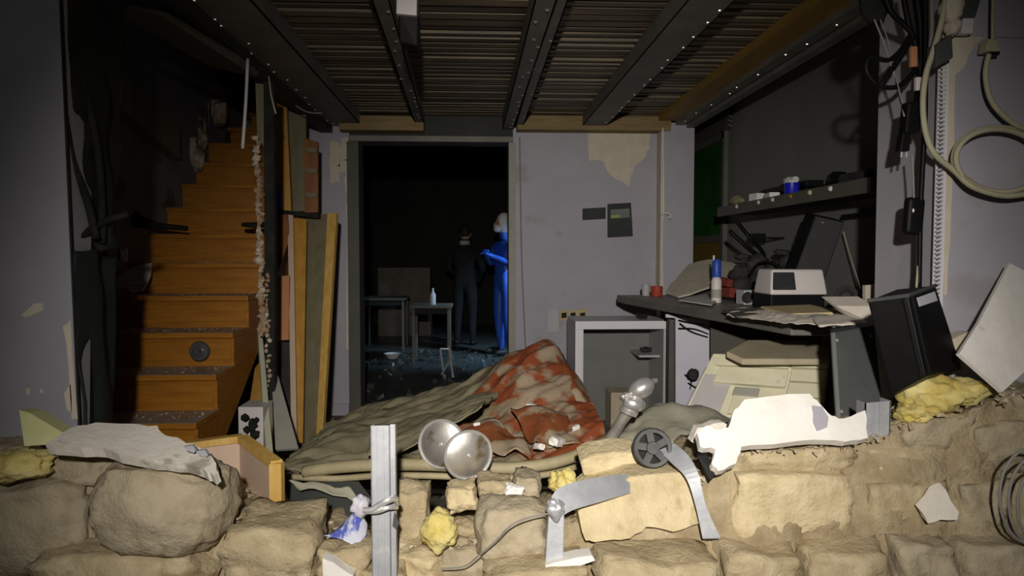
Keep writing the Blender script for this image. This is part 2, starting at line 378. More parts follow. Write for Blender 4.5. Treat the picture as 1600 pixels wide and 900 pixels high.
# timber plate along the head of the back wall
struct('trim_1', MB().box(DL - .05, -.40, YB - .14, YB - .0, 2.20, 2.31), 'old_wood', bevel=.006)
struct('trim_2', MB().box(.31, 1.50, YB - .14, YB - .0, 2.215, 2.325), 'old_wood', bevel=.006)

# right wall with the green-paned door near the corner
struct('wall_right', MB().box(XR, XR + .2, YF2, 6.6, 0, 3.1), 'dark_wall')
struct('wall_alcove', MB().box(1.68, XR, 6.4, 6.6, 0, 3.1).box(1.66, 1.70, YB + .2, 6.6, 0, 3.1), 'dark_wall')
d2 = sroot('door_2', (XR, 5.8, 0))
ya, yb = 5.40, 6.32
part('door_frame', MB().box(XR - .04, XR, ya, ya + .06, 0, 2.22).box(XR - .04, XR, yb - .06, yb, 0, 2.22).box(XR - .04, XR, ya, yb, 2.16, 2.22).box(XR - .03, XR, ya + .06, yb - .06, 1.36, 1.42), 'olive_dark', d2, bevel=.004)
part('pane', MB().box(XR - .018, XR - .002, ya + .06, yb - .06, 1.42, 2.16), 'green_pane', d2, label='green glass pane')
part('lower_panel', MB().box(XR - .02, XR - .002, ya + .06, yb - .06, .05, 1.36), 'yellow_panel', d2, label='dull yellow lower panel')
for i in range(5): part('louvre_slat', MB().rbox((XR - .03, 5.75, 2.24 + .035 * i), (.04, .9, .012), (0, .5, 0)), 'olive_dark', d2)

struct('wall_left', MB().box(XL - .2, XL, YF2, 6.6, 0, 4.2), 'stair_wall')
struct('wall_stair_end', MB().box(XL, -1.1, 6.62, 6.8, 0, 4.2), 'stair_wall')
struct('wall_stair_side', MB().box(-1.31, -1.1, YB + .2, 6.6, 0, 4.2), 'stair_wall')
cp = MB()
for k, (x, y, Y, s) in enumerate([(300, 205, 5.6, .24), (290, 235, 5.4, .18), (312, 180, 5.8, .26), (330, 165, 5.9, .26), (305, 250, 5.45, .14), (345, 178, 5.8, .16)]):
    cp.rock(P(x, y, Y), (s, s * .7, s * 1.3), (0, 0, k), k, .5, .2, 5)
mesh_obj('trim_3', cp, 'rust_plaster', base_of(cp), kind='structure', smooth=True)

# back room, almost unlit
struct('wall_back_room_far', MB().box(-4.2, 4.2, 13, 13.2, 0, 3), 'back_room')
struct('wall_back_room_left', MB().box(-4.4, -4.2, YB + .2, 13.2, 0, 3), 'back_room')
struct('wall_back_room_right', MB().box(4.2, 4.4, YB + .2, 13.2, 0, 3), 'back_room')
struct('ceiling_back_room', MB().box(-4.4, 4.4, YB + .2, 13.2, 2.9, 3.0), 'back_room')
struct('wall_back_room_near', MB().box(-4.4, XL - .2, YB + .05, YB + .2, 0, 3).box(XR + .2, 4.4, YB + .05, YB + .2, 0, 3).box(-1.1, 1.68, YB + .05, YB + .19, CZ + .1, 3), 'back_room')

# ceiling: ribbed metal deck carried by steel purlins
ce = sroot('ceiling', (0, 4, CZ))
def corrugated(x0, x1, seed):
    mb = MB(); r = random.Random(seed); ys = []; y = YF2 - .25
    prof = []
    while y < YB:
        d = r.uniform(-.004, .004)
        g = r.uniform(.006, .02); prof += [(y, CZ + .014), (y + g, CZ + .014), (y + g + .006, CZ + d), (y + .076, CZ + d + r.uniform(-.006, .006)), (y + .086, CZ + .014)]; y += .09
    vs = [(x0, a, b) for a, b in prof] + [(x1, a, b) for a, b in prof] + [(x0, a, b + .008) for a, b in prof] + [(x1, a, b + .008) for a, b in prof]
    n = len(prof); fs = []
    for i in range(n - 1): fs += [(i, i + 1, n + i + 1, n + i), (2 * n + i, 3 * n + i, 3 * n + i + 1, 2 * n + i + 1)]
    return mb.add(vs, fs)
for i, (a, b) in enumerate([(-1.13, -.40), (-.40, .28), (.28, 1.0), (1.0, 1.70)]): part('deck_sheet', corrugated(a, b, i), 'deck', ce)
part('deck_back', MB().box(-1.13, XR + .05, YF2 - .3, 6.6, CZ + .05, CZ + .07), 'black_cover', ce)
rs = random.Random(5)
def purlin(x0, x1, z0, side, name_mat='beam_steel', dx=0, n=15):
    mb = MB(); y0, y1 = YF2 - .3, YB - .02
    for (a, b, c, d) in [(x0, x1, z0, z0 + .006), (x0, x0 + .006, z0, CZ + .02), (x1 - .006, x1, z0, CZ + .02)]:
        mb.hexa([(a + dx, y0, c), (b + dx, y0, c), (b + dx, y0, d), (a + dx, y0, d)], [(a, y1, c), (b, y1, c), (b, y1, d), (a, y1, d)])
    o = part('beam', mb, name_mat, ce)
    for i in range(n):
        t = (i + rs.uniform(.2, .8)) / n; y = y0 + .5 + (y1 - y0 - .5) * t; x = (x1 - .022 if side > 0 else x0 + .022) + rs.uniform(-.008, .008) + dx * (y1 - y) / (y1 - y0)
        if rs.random() < .25: x += -.03 * side
        part('screw', MB().lathe((x, y, z0), (0, 0, -1), [(.010, 0), (.009, .004), (.004, .007)], 8), 'screw', o)
    return o
purlin(-1.13, -.88, 2.25, -1)
purlin(-.47, -.40, 2.26, 1, dx=.07)
purlin(.20, .285, 2.235, 1, dx=.03); purlin(.30, .36, 2.25, 1, n=4)
purlin(.81, .995, 2.25, 1, dx=.02)
part('wall_plate', MB().box(1.40, 1.535, YF2 - .3, YB - .14, 2.29, 2.345), 'yellow_beam', ce, label='ochre timber wall plate')
o = part('wall_rail', MB().box(1.535, 1.60, YF2 - .3, YB - .14, 2.26, 2.36).box(1.62, 1.68, YF2 - .3, YB - .14, 2.24, 2.36), 'beam_steel', ce)
for i in range(9): part('screw', MB().lathe((1.57 + rs.uniform(-.02, .02), 3.0 + i * .29 + rs.uniform(-.1, .1), 2.26), (0, 0, -1), [(.009, 0), (.008, .004), (.003, .006)], 8), 'screw', o)
part('edge_beam', MB().box(-1.2, -1.11, YF2 - .3, YB, 2.20, 2.42), 'black_cover', ce)
part('stair_well_lid', MB().box(XL, -1.2, YF2, 3.4, 2.95, 3.0), 'black_cover', ce)

# front wall: what stands of it left and right of the breach, and the rubble base
wl = struct('wall_front_left', MB().hexa([(-3.4, YF, -.0), (-1.212, YF, -.0), (-1.262, YF, 3.2), (-3.4, YF, 3.2)], [(-3.4, YF2, 0), (-1.325, YF2, 0), (-1.295, YF2, 3.2), (-3.4, YF2, 3.2)]), 'grey_paint')
part('charred_reveal', MB().hexa([(-1.213, YF + .004, .02), (-1.326, YF2 + .004, .02), (-1.296, YF2 + .004, 3.2), (-1.263, YF + .004, 3.2)], [(-1.207, YF + .004, .02), (-1.316, YF2 + .004, .02), (-1.286, YF2 + .004, 3.2), (-1.257, YF + .004, 3.2)]), 'burnt', wl, label='charred black side of the breach')
wfl = plane((50, 300, YF - .002), (90, 300, YF - .002), (50, 500, YF - .002))
for i, q in enumerate([[(98, 510), (110, 500), (113, 560), (121, 655), (112, 655), (106, 560)], [(100, 615), (110, 600), (112, 645), (104, 640)]]):
    part('chipped_edge', MB().prism([wfl(*a) for a in jag(q, 2, 1.5, i)], (0, .004, 0)), 'raw_plaster', wl)
for i, q in enumerate([[(32, 492), (52, 475), (66, 474), (68, 484), (56, 490), (40, 496)], [(40, 608), (46, 606), (46, 618), (42, 618)], [(62, 608), (68, 607), (67, 614), (62, 614)]]):
    part('paint_chip', MB().prism([wfl(*a) for a in jag(q, 2, 1, i)], (0, .004, 0)), 'raw_plaster', wl)
wr = struct('wall_front_right', MB().hexa([(1.49, YF, 0), (3.6, YF, 0), (3.6, YF, 3.2), (1.49, YF, 3.2)], [(1.49, YF2, 0), (3.6, YF2, 0), (3.6, YF2, 3.2), (1.48, YF2, 3.2)]), 'lilac_paint')
wfr = plane((1500, 300, YF - .003), (1590, 300, YF - .003), (1500, 500, YF - .003))
part('bare_plaster', MB().prism([wfr(*q) for q in jag([(1476, -30), (1500, -30), (1502, 55), (1538, 58), (1520, 76), (1505, 108), (1493, 116), (1491, 250), (1486, 330), (1480, 460), (1474, 460), (1473, 110)], 3, 1.5, 8)], (0, .005, 0)), 'raw_plaster', wr, label='beige plaster strip along the corner')
part('paint_seam', MB().prism([wfr(*q) for q in [(1545, 57), (1640, 60), (1640, 61), (1545, 58)]], (0, .004, 0)), 'grey_cable', wr)
cb = MB()
zs = [P(1468, y, YF).z for y in (95, 520)]
cb.box(1.488, 1.496, YF - .012, YF - .002, zs[1], zs[0]); cb.box(1.464, 1.470, YF - .010, YF - .004, zs[1], zs[0])
z = zs[1]; k = 0
while z < zs[0]:
    cb.par((1.466, YF - .010, z), (.026, 0, .010), (0, .004, 0), (0, 0, .005)); z += .014
part('corner_bead', cb, 'white_enamel', wr, label='perforated metal corner bead')
struct('wall_front_top', MB().box(-3.4, 3.6, YF, YF2, 3.2, 3.4), 'grey_paint')

wf = sroot('wall_front', (0, 2.2, 0))
TOP = [(-250, 735), (0, 752), (110, 725), (220, 735), (330, 790), (420, 835), (560, 872), (740, 850), (850, 820), (960, 790), (1090, 770), (1130, 715), (1340, 700), (1420, 668), (1500, 645), (1600, 620), (1860, 590)]
def top_y(px):
    for (a, b), (c, d) in zip(TOP, TOP[1:]):
        if px <= c: return b + (d - b) * (px - a) / (c - a)
    return TOP[-1][1]
core = MB(); NC, NR = 300, 60
for j in range(NC):
    px = -250 + 2110 * j / (NC - 1)
    tp = P(px, top_y(px), 2.0)
    for i in range(NR):
        t = i / (NR - 1)
        if t < .6:                              # front face, battered
            u = t / .6; p = Vector((tp.x * (.90 + .10 * u), 1.83 + .185 * u ** 1.4 + (.025 if px > 1110 else 0), tp.z * u))
        else:
            u = (t - .6) / .4; p = Vector((tp.x, 2.015 + .5 * u, tp.z - .05 * u - .12 * max(0, u - .6)))
        n = noise.noise(p * 6) + .6 * noise.noise(p * 14) + .4 * noise.noise(p * 34) + .25 * noise.noise(p * 70)
        core.v.append(p + Vector((.012 * noise.noise(p * 9 + Vector((5, 2, 1))), .030 * n, .022 * n)))
for j in range(NC - 1):
    for i in range(NR - 1):
        a = j * NR + i; core.f.append((a, a + NR, a + NR + 1, a + 1))
part('mortar_core', core, 'mortar', wf, smooth='all')

def stone_px(x0, y0, x1, y1, Y, dep=.22, roll=0, seed=0, rnd=.22, amp=.07, m='stone', par=wf, cuts=7, yaw=0):
    Ym = Y + dep * .3 - .03; c = P((x0 + x1) / 2, (y0 + y1) / 2, Ym); s = F / Ym
    mb = MB().rock(c + Vector((0, dep * .2, 0)), ((x1 - x0) / s, dep, (y1 - y0) / s), (0, math.radians(roll), math.radians(yaw)), seed, rnd, amp * 1.7, max(cuts, 9))
    return mb if par is None else part('stone', mb, m, par, smooth='all')
STONES = [
    (-70, 745, 165, 905, 1.92, .26, 0, 1, .3, .09, 'stone_grey'), (60, 698, 215, 756, 1.96, .3, -4, 2, .25, .1, 'stone_grey'),
    (-60, 690, 60, 740, 2.1, .2, 2, 3, .3, .1, 'stone_grey'), (60, 846, 345, 930, 1.84, .3, 2, 4, .25, .08, 'stone'),
    (355, 806, 505, 915, 1.86, .28, -3, 5, .22, .09, 'stone'), (330, 820, 420, 880, 1.95, .2, 8, 6, .3, .09, 'stone'),
    (495, 840, 582, 925, 1.9, .2, 6, 7, .25, .1, 'stone'), (612, 752, 674, 850, 2.12, .15, 2, 8, .25, .09, 'stone'),
    (696, 755, 748, 802, 2.14, .14, -6, 9, .3, .12, 'stone_pale'), (744, 746, 804, 788, 2.16, .14, 0, 10, .4, .1, 'stone'),
    (800, 740, 848, 782, 2.17, .14, 4, 11, .25, .09, 'stone_grey'), (606, 850, 690, 930, 1.98, .2, 12, 12, .25, .12, 'stone_pale'),
    (680, 846, 765, 915, 1.99, .2, -8, 13, .3, .1, 'stone_grey'), (700, 812, 760, 862, 2.08, .12, 10, 14, .35, .1, 'stone'),
    (896, 838, 990, 868, 2.04, .14, 2, 15, .2, .07, 'stone_grey'), (985, 826, 1110, 868, 2.02, .16, -4, 16, .3, .08, 'stone_pale'),
    (750, 872, 930, 950, 1.82, .25, -3, 17, .3, .08, 'stone'), (920, 862, 1130, 950, 1.80, .28, 2, 18, .3, .08, 'stone'),
    (1122, 722, 1338, 848, 1.98, .26, -1, 19, .18, .055, 'stone_pale'), (1140, 692, 1335, 740, 2.03, .26, -2, 20, .2, .06, 'stone'),
    (1336, 738, 1482, 832, 1.98, .24, -3, 21, .22, .07, 'stone'), (1330, 686, 1505, 752, 2.03, .24, -4, 22, .25, .07, 'stone'),
    (1478, 735, 1570, 835, 1.96, .24, -2, 23, .25, .08, 'stone_grey'), (1500, 645, 1610, 745, 2.0, .22, -5, 24, .25, .08, 'stone_grey'),
    (1388, 642, 1525, 704, 2.03, .22, -8, 25, .3, .08, 'stone_grey'), (1560, 600, 1690, 700, 2.02, .22, -6, 26, .28, .09, 'stone_grey'),
    (1565, 730, 1700, 860, 1.95, .24, 0, 27, .25, .08, 'stone_grey'), (1110, 845, 1250, 950, 1.86, .26, 2, 28, .25, .07, 'stone'),
    (1240, 842, 1392, 950, 1.86, .26, -2, 29, .22, .07, 'stone'), (1384, 828, 1486, 950, 1.86, .26, 0, 30, .25, .08, 'stone_grey'),
    (1476, 832, 1640, 950, 1.86, .26, -2, 31, .22, .07, 'stone_grey'), (560, 880, 640, 940, 1.9, .2, 0, 32, .3, .1, 'stone'),
]
for s in STONES: stone_px(*s)

# ---------------------------------------------------------------- staircase
st = root('staircase', (-1.7, 3.2, 0), 'orange varnished wooden staircase climbing behind the left wall edge', 'staircase')
Y0, DT, Z0, DZ = 3.40, .26, .46, .187
for k in range(-2, 10):
    y, z = Y0 + DT * k, Z0 + DZ * k
    part('tread', MB().box(XL, -1.33, y - .028, y + DT + .03, z - .032, z), 'varnish', st, bevel=.006)
    part('riser', MB().box(XL, -1.352, y, y + .02, max(z - DZ, 0), z - .032), 'varnish', st)
pts = []
for k in range(-2, 10):
    y, z = Y0 + DT * k, Z0 + DZ * k - .034
    pts += [(y + .005, max(z - DZ + .002, 0.0)), (y + .005, z)]
pts.append((Y0 + DT * 10, Z0 + DZ * 9 - .034)); pts.append((Y0 + DT * 10, Z0 + DZ * 9 - .4)); pts.append((Y0 + DT * -.1, 0.03)); pts.append((Y0 - 2 * DT, 0.0))
part('stringer', MB().prism([(-1.375, a, b) for a, b in pts], (.04, 0, 0)), 'varnish', st)
# winder steps at the turn
for k in (10, 11): 
    z = Z0 + DZ * k
    part('tread', MB().prism([(XL + .02 + .1 * (k - 10), Y0 + DT * k + .10, z - .03), (-1.36, Y0 + DT * k - .05, z - .03), (-1.36, Y0 + DT * k + .3, z - .03), (XL + .02, Y0 + DT * k + .3, z - .03)], (0, 0, .03)), 'varnish', st)
    part('riser', MB().par((XL + .04 + .1 * (k - 10), Y0 + DT * k + .12, z - DZ), (-1.38 - XL - .04 - .1 * (k - 10), -.14, 0), (0, .02, 0), (0, 0, DZ - .03)), 'varnish', st)
# grit lying on the treads: nobody could count it
grit = MB(); rg = random.Random(11)
def crumb(mb, p, s, r):
    q = [Vector((r.uniform(-1, 1), r.uniform(-1, 1), r.uniform(-.7, .7))).normalized() * s * r.uniform(.6, 1.1) for _ in range(5)]
    mb.add([p + v for v in q], [(0, 1, 2), (0, 2, 3), (0, 3, 4), (1, 2, 4), (2, 3, 4), (0, 1, 4)])
for k in range(-1, 5):
    for _ in range(90):
        x = XL + .1 + (rg.random() ** .7) * .66; y = Y0 + DT * k + .2 * rg.random() ** .6; crumb(grit, Vector((x, y, Z0 + DZ * k + .003)), rg.uniform(.002, .008), rg)
g = mesh_obj('plaster_grit', grit, 'crumb', base_of(grit), kind='stuff'); tag(g, 'pale plaster grit scattered on the lower stair treads', 'grit')

rub = MB(); rr = random.Random(21)
for _ in range(1100):
    px = rr.uniform(-20, 1620); p = P(px, top_y(px), 2.0); p.y = rr.uniform(1.98, 2.25); p.z += -.05 * (p.y - 1.97) / .55 + rr.uniform(.0, .015)
    crumb(rub, p, rr.uniform(.004, .02), rr)
for _ in range(700):
    crumb(rub, Vector((rr.uniform(-1.2, 1.3), rr.uniform(2.6, 5.4), .01)), rr.uniform(.006, .04), rr)
g = mesh_obj('rubble_crumbs', rub, 'crumb', base_of(rub), kind='stuff'); tag(g, 'small stone and mortar crumbs lying over broken wall and floor', 'rubble')
rub2 = MB()
for _ in range(420): crumb(rub2, Vector((rr.uniform(-1.9, 1.1), rr.uniform(5.85, 9.2), .015)), rr.uniform(.01, .06), rr)
g = mesh_obj('floor_debris', rub2, 'back_floor', base_of(rub2), kind='stuff'); tag(g, 'dark broken debris covering the floor beyond the doorway', 'debris')

# ---------------------------------------------------------------- loose stones, plaster and foam on the broken wall
solo('boulder', stone_px(138, 716, 356, 880, 1.80, .30, 8, 41, .72, .06, par=None, cuts=14), 'stone_grey', 'large rounded grey-tan boulder resting on the rubble at left', 'boulder', smooth='all')
bl = MB()
bf = plane((880, 800, 1.93), (1090, 800, 1.96), (990, 740, 2.0))
solo('stone_block', MB().prism([bf(*q) for q in jag([(903, 800), (935, 770), (985, 745), (1060, 738), (1092, 742), (1097, 775), (1097, 818), (1052, 832), (1010, 824), (985, 842), (960, 844), (930, 848), (915, 846)], 3, 2, 4)], (0, .2, .01)), 'stone_pale', 'pale squarish stone block wedged between two bent metal strips', 'stone', bevel=.008)
solo('boulder', stone_px(738, 780, 862, 892, 1.93, .2, 4, 43, .5, .07, par=None, cuts=9), 'stone_grey', 'smooth grey-beige stone with a thin wire lying across it', 'boulder', smooth='all')
solo('plaster_chip', stone_px(788, 757, 819, 788, 2.08, .05, 6, 44, .2, .12, par=None), 'white_plaster', 'small white plaster chip below the round pan lid', 'plaster')
solo('plaster_chip', MB().prism([P(*q, 1.84) for q in jag([(504, 872), (520, 878), (552, 900), (548, 930), (502, 930)], 2, 2, 5)], (0, .04, 0)), 'white_plaster', 'white plaster chip at the bottom edge beside metal post', 'plaster')
solo('plaster_chip', MB().prism([P(*q, 1.90) for q in jag([(1440, 800), (1462, 772), (1478, 765), (1498, 800), (1496, 812), (1470, 812), (1450, 818)], 2, 2, 6)], (0, .03, .01)), 'cream_plaster', 'pale triangular plaster chip stuck on the right rubble wall', 'plaster')
solo('plaster_chip', MB().prism([P(*q, 1.84) for q in jag([(852, 884), (880, 876), (925, 868), (930, 876), (890, 890), (856, 894)], 2, 1.5, 7)], (0, .05, .0)), 'white_plaster', 'thin white plaster sliver at the foot of the bent strip', 'plaster')
# torn plaster coat at left
pl = plane((130, 700, 1.80), (330, 720, 1.80), (180, 660, 1.95))
solo('plaster_slab', MB().prism([pl(*q) for q in jag([(70, 694), (112, 668), (150, 660), (205, 662), (246, 665), (258, 680), (285, 688), (310, 698), (324, 706), (335, 720), (341, 738), (334, 743), (316, 732), (290, 724), (240, 720), (200, 712), (160, 700), (110, 698)], 3, 2, 12)], (0, .02, -.03)), 'cream_plaster', 'torn cream plaster slab lying over the boulder at left', 'plaster')
for i, (x, y) in enumerate([(297, 701), (316, 708)]):
    solo('plaster_flake', MB().prism([P(x + a, y + b, 1.80) for a, b in [(-10, -3), (4, -5), (9, 3), (6, 7), (-6, 3)]], (0, .012, 0)), 'grey_paint', ['left grey painted flake on the torn plaster edge', 'right grey painted flake on the torn plaster edge'][i], 'flake')
gb = plane((35, 650, 1.90), (120, 690, 1.88), (40, 690, 1.86))
solo('foam_board', MB().prism([gb(*q) for q in [(30, 641), (46, 645), (88, 670), (122, 690), (86, 694), (38, 697)]], (.004, .05, -.004)), 'green_board', 'pale yellow-green foam board wedge by the left wall', 'foam')
solo('insulation_foam', MB().blob(P(30, 725, 1.93), (.17, .12, .085), 3, .3, 4), 'foam', 'ochre insulation foam lump at the far left edge', 'foam', smooth='all')
solo('insulation_foam', MB().blob(P(686, 828, 1.97), (.105, .1, .115), 5, .3, 4), 'foam', 'yellow insulation foam lump between stones right of the post', 'foam', smooth='all')
solo('insulation_foam', MB().blob(P(880, 752, 2.08), (.08, .08, .075), 7, .35, 4), 'foam', 'small yellow foam lump under the rolled sheet edge', 'foam', smooth='all')
fm = MB().blob(P(1450, 617, 2.06), (.17, .15, .12), 9, .35, 4).blob(P(1500, 612, 2.05), (.16, .13, .08), 10, .35, 4).blob(P(1425, 645, 2.05), (.09, .11, .07), 11, .35, 4)
solo('insulation_foam', fm, 'foam', 'big torn yellow foam mass below the black case', 'foam', smooth='all')
solo('foam_block', MB().prism([P(*q, 2.1) for q in jag([(906, 722), (925, 712), (960, 706), (998, 708), (1000, 728), (960, 738), (912, 745)], 2, 1.5, 9)], (0, .1, .02)), 'stone_pale', 'pale yellow block lying beside the black wheel', 'block', bevel=.008)

wp = plane((1150, 690, 1.97), (1330, 680, 1.97), (1200, 620, 2.06))
ws = root('plaster_slab', wp(1220, 720), 'big white broken plaster slab lying on the right stone blocks', 'plaster')
part('slab', MB().prism([wp(*q) for q in jag([(1089, 676), (1104, 665), (1120, 672), (1138, 668), (1148, 640), (1164, 624), (1215, 618), (1265, 615), (1282, 632), (1300, 650), (1318, 654), (1352, 641), (1356, 684), (1322, 690), (1270, 687), (1210, 694), (1158, 698), (1150, 724), (1122, 736), (1112, 722), (1118, 702), (1094, 698)], 3, 1.6, 15)], wp.n * .03), 'white_plaster', ws)
part('painted_patch', MB().prism([wp(*q) - wp.n * .003 for q in jag([(1268, 634), (1284, 636), (1294, 652), (1292, 668), (1276, 674), (1270, 660)], 2, 1.2, 3)], wp.n * .002), 'lilac_paint', ws, label='grey-lilac patch of old paint')
solo('plaster_slab', MB().prism([plane((1110, 690, 2.1), (1130, 690, 2.1), (1110, 640, 2.2))(*q) for q in jag([(1080, 690), (1090, 668), (1130, 660), (1150, 672), (1140, 700), (1105, 705)], 3, 2, 19)], (0, .04, .0)), 'cream_plaster', 'smaller cream plaster piece left of the big white slab', 'plaster')

wq = plane((1505, 552, 1.95), (1567, 610, 1.92), (1578, 412, 2.12))
solo('plasterboard_offcut', MB().prism([wq(*q) for q in [(1499, 552), (1530, 503), (1578, 411), (1690, 470), (1670, 520), (1610, 572), (1567, 612)]], wq.n * .014), 'white_plaster', 'flat white plasterboard offcut leaning on the right wall', 'board')
solo('plaster_chip', MB().prism([P(*q, 2.1) for q in jag([(1488, 530), (1510, 520), (1525, 520), (1512, 552), (1498, 560)], 2, 1.5, 16)], (0, .05, 0)), 'raw_plaster', 'beige plaster chip between black case and white plasterboard', 'plaster')

# galvanised stud, bent strips and straps
gs = root('metal_stud', P(595, 940, 1.84), 'upright galvanised metal stud standing in the rubble', 'stud')
a = P(577, 668, 1.84); b = P(615, 672, 1.84); zb = .12; W = b.x - a.x
sm = MB(); x0 = a.x
for (xa, xb, ya, yb) in [(0, W * .8, 0, .003), (0, .003, 0, .045), (W * .8 - .003, W * .8, 0, .045), (W * .8, W, .012, .045), (W * .22, W * .28, -.004, 0), (W * .5, W * .56, -.004, 0)]:
    sm.hexa([(x0 + xa + .004, 1.84 + ya, zb), (x0 + xb + .004, 1.84 + ya, zb), (x0 + xb + .004, 1.84 + yb, zb), (x0 + xa + .004, 1.84 + yb, zb)],
            [(x0 + xa, 1.86 + ya, a.z), (x0 + xb, 1.86 + ya, a.z), (x0 + xb, 1.86 + yb, a.z - .006), (x0 + xa, 1.86 + yb, a.z - .006)])
part('profile', sm, 'galv', gs)
cm = MB(); cl = [P(568, 797, 1.82), P(580, 797, 1.815), P(592, 790, 1.815), P(606, 782, 1.815), P(617, 779, 1.83), P(621, 786, 1.87)]
cm.tube(cl, .0085, 8, 4); cm.tube([P(572, 800, 1.82), P(590, 799, 1.813), P(608, 793, 1.813), P(620, 793, 1.84)], .006, 8, 4)
part('clamp', cm, 'bright_metal', gs, label='shiny crumpled metal clamp', smooth=True)
part('strap', MB().prism([P(x, y, 1.86) for x, y in [(616, 800), (624, 818), (619, 828), (613, 822)]], (0, .006, 0)), 'wheel_black', gs)
def ribbon(pts, wvec, t=.003):
    mb = MB(); pts = [Vector(p) for p in pts]; 
    wv = [Vector(w) for w in wvec] if isinstance(wvec, list) else [Vector(wvec)] * len(pts)
    pts2 = catmull_n(pts, 20); wv2 = catmull_n(wv, 20)
    o = []
    for p, w_ in zip(pts2, wv2): o += [p - w_ / 2, p + w_ / 2]
    n = len(o); nn = (pts2[1] - pts2[0]).cross(wv2[0]).normalized() * t
    fs = []
    for i in range(0, n - 2, 2): fs += [(i, i + 2, i + 3, i + 1), (n + i, n + i + 1, n + i + 3, n + i + 2), (i, n + i, n + i + 2, i + 2), (i + 1, i + 3, n + i + 3, n + i + 1)]
    fs += [(0, 1, n + 1, n), (n - 2, 2 * n - 2, 2 * n - 1, n - 1)]
    return mb.add(o + [p + nn for p in o], fs)
bs = root('bent_metal_strip', P(868, 890, 1.86), 'galvanised strip folded into a hook in front of pale block', 'strip')
part('upright', MB().hexa([P(852, 882, 1.86), P(880, 880, 1.86), P(882, 798, 1.88), P(858, 798, 1.88)], [p + Vector((0, .03, 0)) for p in (P(852, 882, 1.86), P(880, 880, 1.86), P(882, 798, 1.88), P(858, 798, 1.88))]), 'galv', bs, bevel=.002)
tp = [P(862, 775, 1.87), P(878, 760, 1.9), P(925, 747, 1.95), P(984, 740, 2.02)]
bt = [P(870, 812, 1.86), P(895, 797, 1.87), P(935, 785, 1.9), P(985, 770, 1.95)]
ar = MB(); tt = catmull_n(tp, 14); bb = catmull_n(bt, 14)
o0 = tt + bb + [p + Vector((0, .01, -.005)) for p in tt] + [p + Vector((0, .01, -.005)) for p in bb]; n = 14; fs = []
for i in range(n - 1): fs += [(i, i + 1, n + i + 1, n + i), (2 * n + i, 3 * n + i, 3 * n + i + 1, 2 * n + i + 1), (i, 2 * n + i, 2 * n + i + 1, i + 1), (n + i, n + i + 1, 3 * n + i + 1, 3 * n + i)]
part('folded_arm', ar.add(o0, fs), 'galv', bs, smooth=True)
part('torn_fold', MB().blob(P(868, 795, 1.86), (.05, .04, .055), 4, .35, 3), 'galv', bs, smooth=True)
solo('bent_metal_strip', ribbon([P(1042, 700, 2.06), P(1062, 718, 2.0), P(1082, 745, 1.95), P(1095, 790, 1.92), P(1112, 842, 1.9)], [Vector((.05, 0, .02)), Vector((.05, 0, .02)), Vector((.036, 0, .01)), Vector((.03, 0, 0)), Vector((.05, 0, 0))], .004), 'galv', 'twisted galvanised strip running down beside the right stone block', 'strip')
solo('rubber_strap', MB().hexa([P(1089, 712, 1.97), P(1106, 710, 1.97), P(1119, 742, 1.95), P(1109, 753, 1.95)], [p + Vector((0, .02, 0)) for p in (P(1089, 712, 1.97), P(1106, 710, 1.97), P(1119, 742, 1.95), P(1109, 753, 1.95))]), 'black_plastic', 'short black rubber strap at the white slab edge', 'strap', bevel=.003)
solo('metal_channel', MB().par(P(1351, 684, 2.04), P(1391, 680, 2.04) - P(1351, 684, 2.04), (0, .004, 0), (0, 0, .105)).par(P(1351, 684, 2.04), (.003, 0, 0), (0, .05, 0), (0, 0, .105)).par(P(1372, 684, 2.035), (.003, 0, 0), (0, .01, 0), (0, 0, .105)).par(P(1389, 680, 2.04), (.003, 0, 0), (0, .05, 0), (0, 0, .105)), 'galv', 'short dull metal channel offcut under the dark speaker', 'channel')
solo('thin_wire', MB().tube([P(690, 888, 1.88), P(725, 885, 1.86), P(748, 868, 1.84), P(775, 845, 1.82), P(800, 820, 1.80), P(830, 808, 1.82), P(862, 802, 1.84)], .0022, 6, 6), 'grey_cable', 'thin bent wire lying across the smooth stone', 'wire')

# ---------------------------------------------------------------- collapsed sheet in the middle
rows = [
    [P(438, 752, 2.62), P(520, 742, 2.6), P(620, 736, 2.55), P(720, 742, 2.52), P(830, 738, 2.55), P(905, 715, 2.62), P(955, 690, 2.7)],
    [P(450, 730, 2.85), P(520, 712, 2.85), P(610, 716, 2.85), P(690, 732, 2.85), P(810, 716, 2.8), P(890, 690, 2.8), P(942, 672, 2.85)],
    [P(478, 700, 3.3), P(550, 674, 3.3), P(640, 672, 3.2), P(720, 690, 3.1), P(800, 668, 3.1), P(880, 650, 3.1), P(930, 650, 3.1)],
    [P(500, 684, 3.7), P(570, 652, 3.75), P(660, 634, 3.6), P(740, 618, 3.5), P(815, 585, 3.4), P(880, 600, 3.35), P(926, 638, 3.3)],
    [P(510, 672, 4.0), P(575, 645, 4.05), P(660, 626, 3.95), P(740, 598, 3.85), P(810, 560, 3.75), P(858, 540, 3.7), P(915, 620, 3.5)],
    [P(515, 700, 4.2), P(585, 670, 4.25), P(670, 650, 4.2), P(750, 625, 4.1), P(830, 590, 4.0), P(872, 560, 3.9), P(922, 640, 3.7)],
]
hp = MB().sheet(rows, 170, 120, .018, 6, 3, .015, .026)
tarp = root('fallen_roofing_sheet', (0, 3.2, 0), 'crumpled olive and rust-red sheet heaped in front of the doorway', 'sheet')
m = mat('sheet_skin', (.20, .175, .105), (.30, .265, .17), rough=.85, scale=6, bump=.35, bscale=16, c3=(.25, .22, .135))
nt = m.node_tree; N = nt.nodes; L = nt.links; bsdf = N['Principled BSDF']; prev = bsdf.inputs['Base Color'].links[0].from_socket
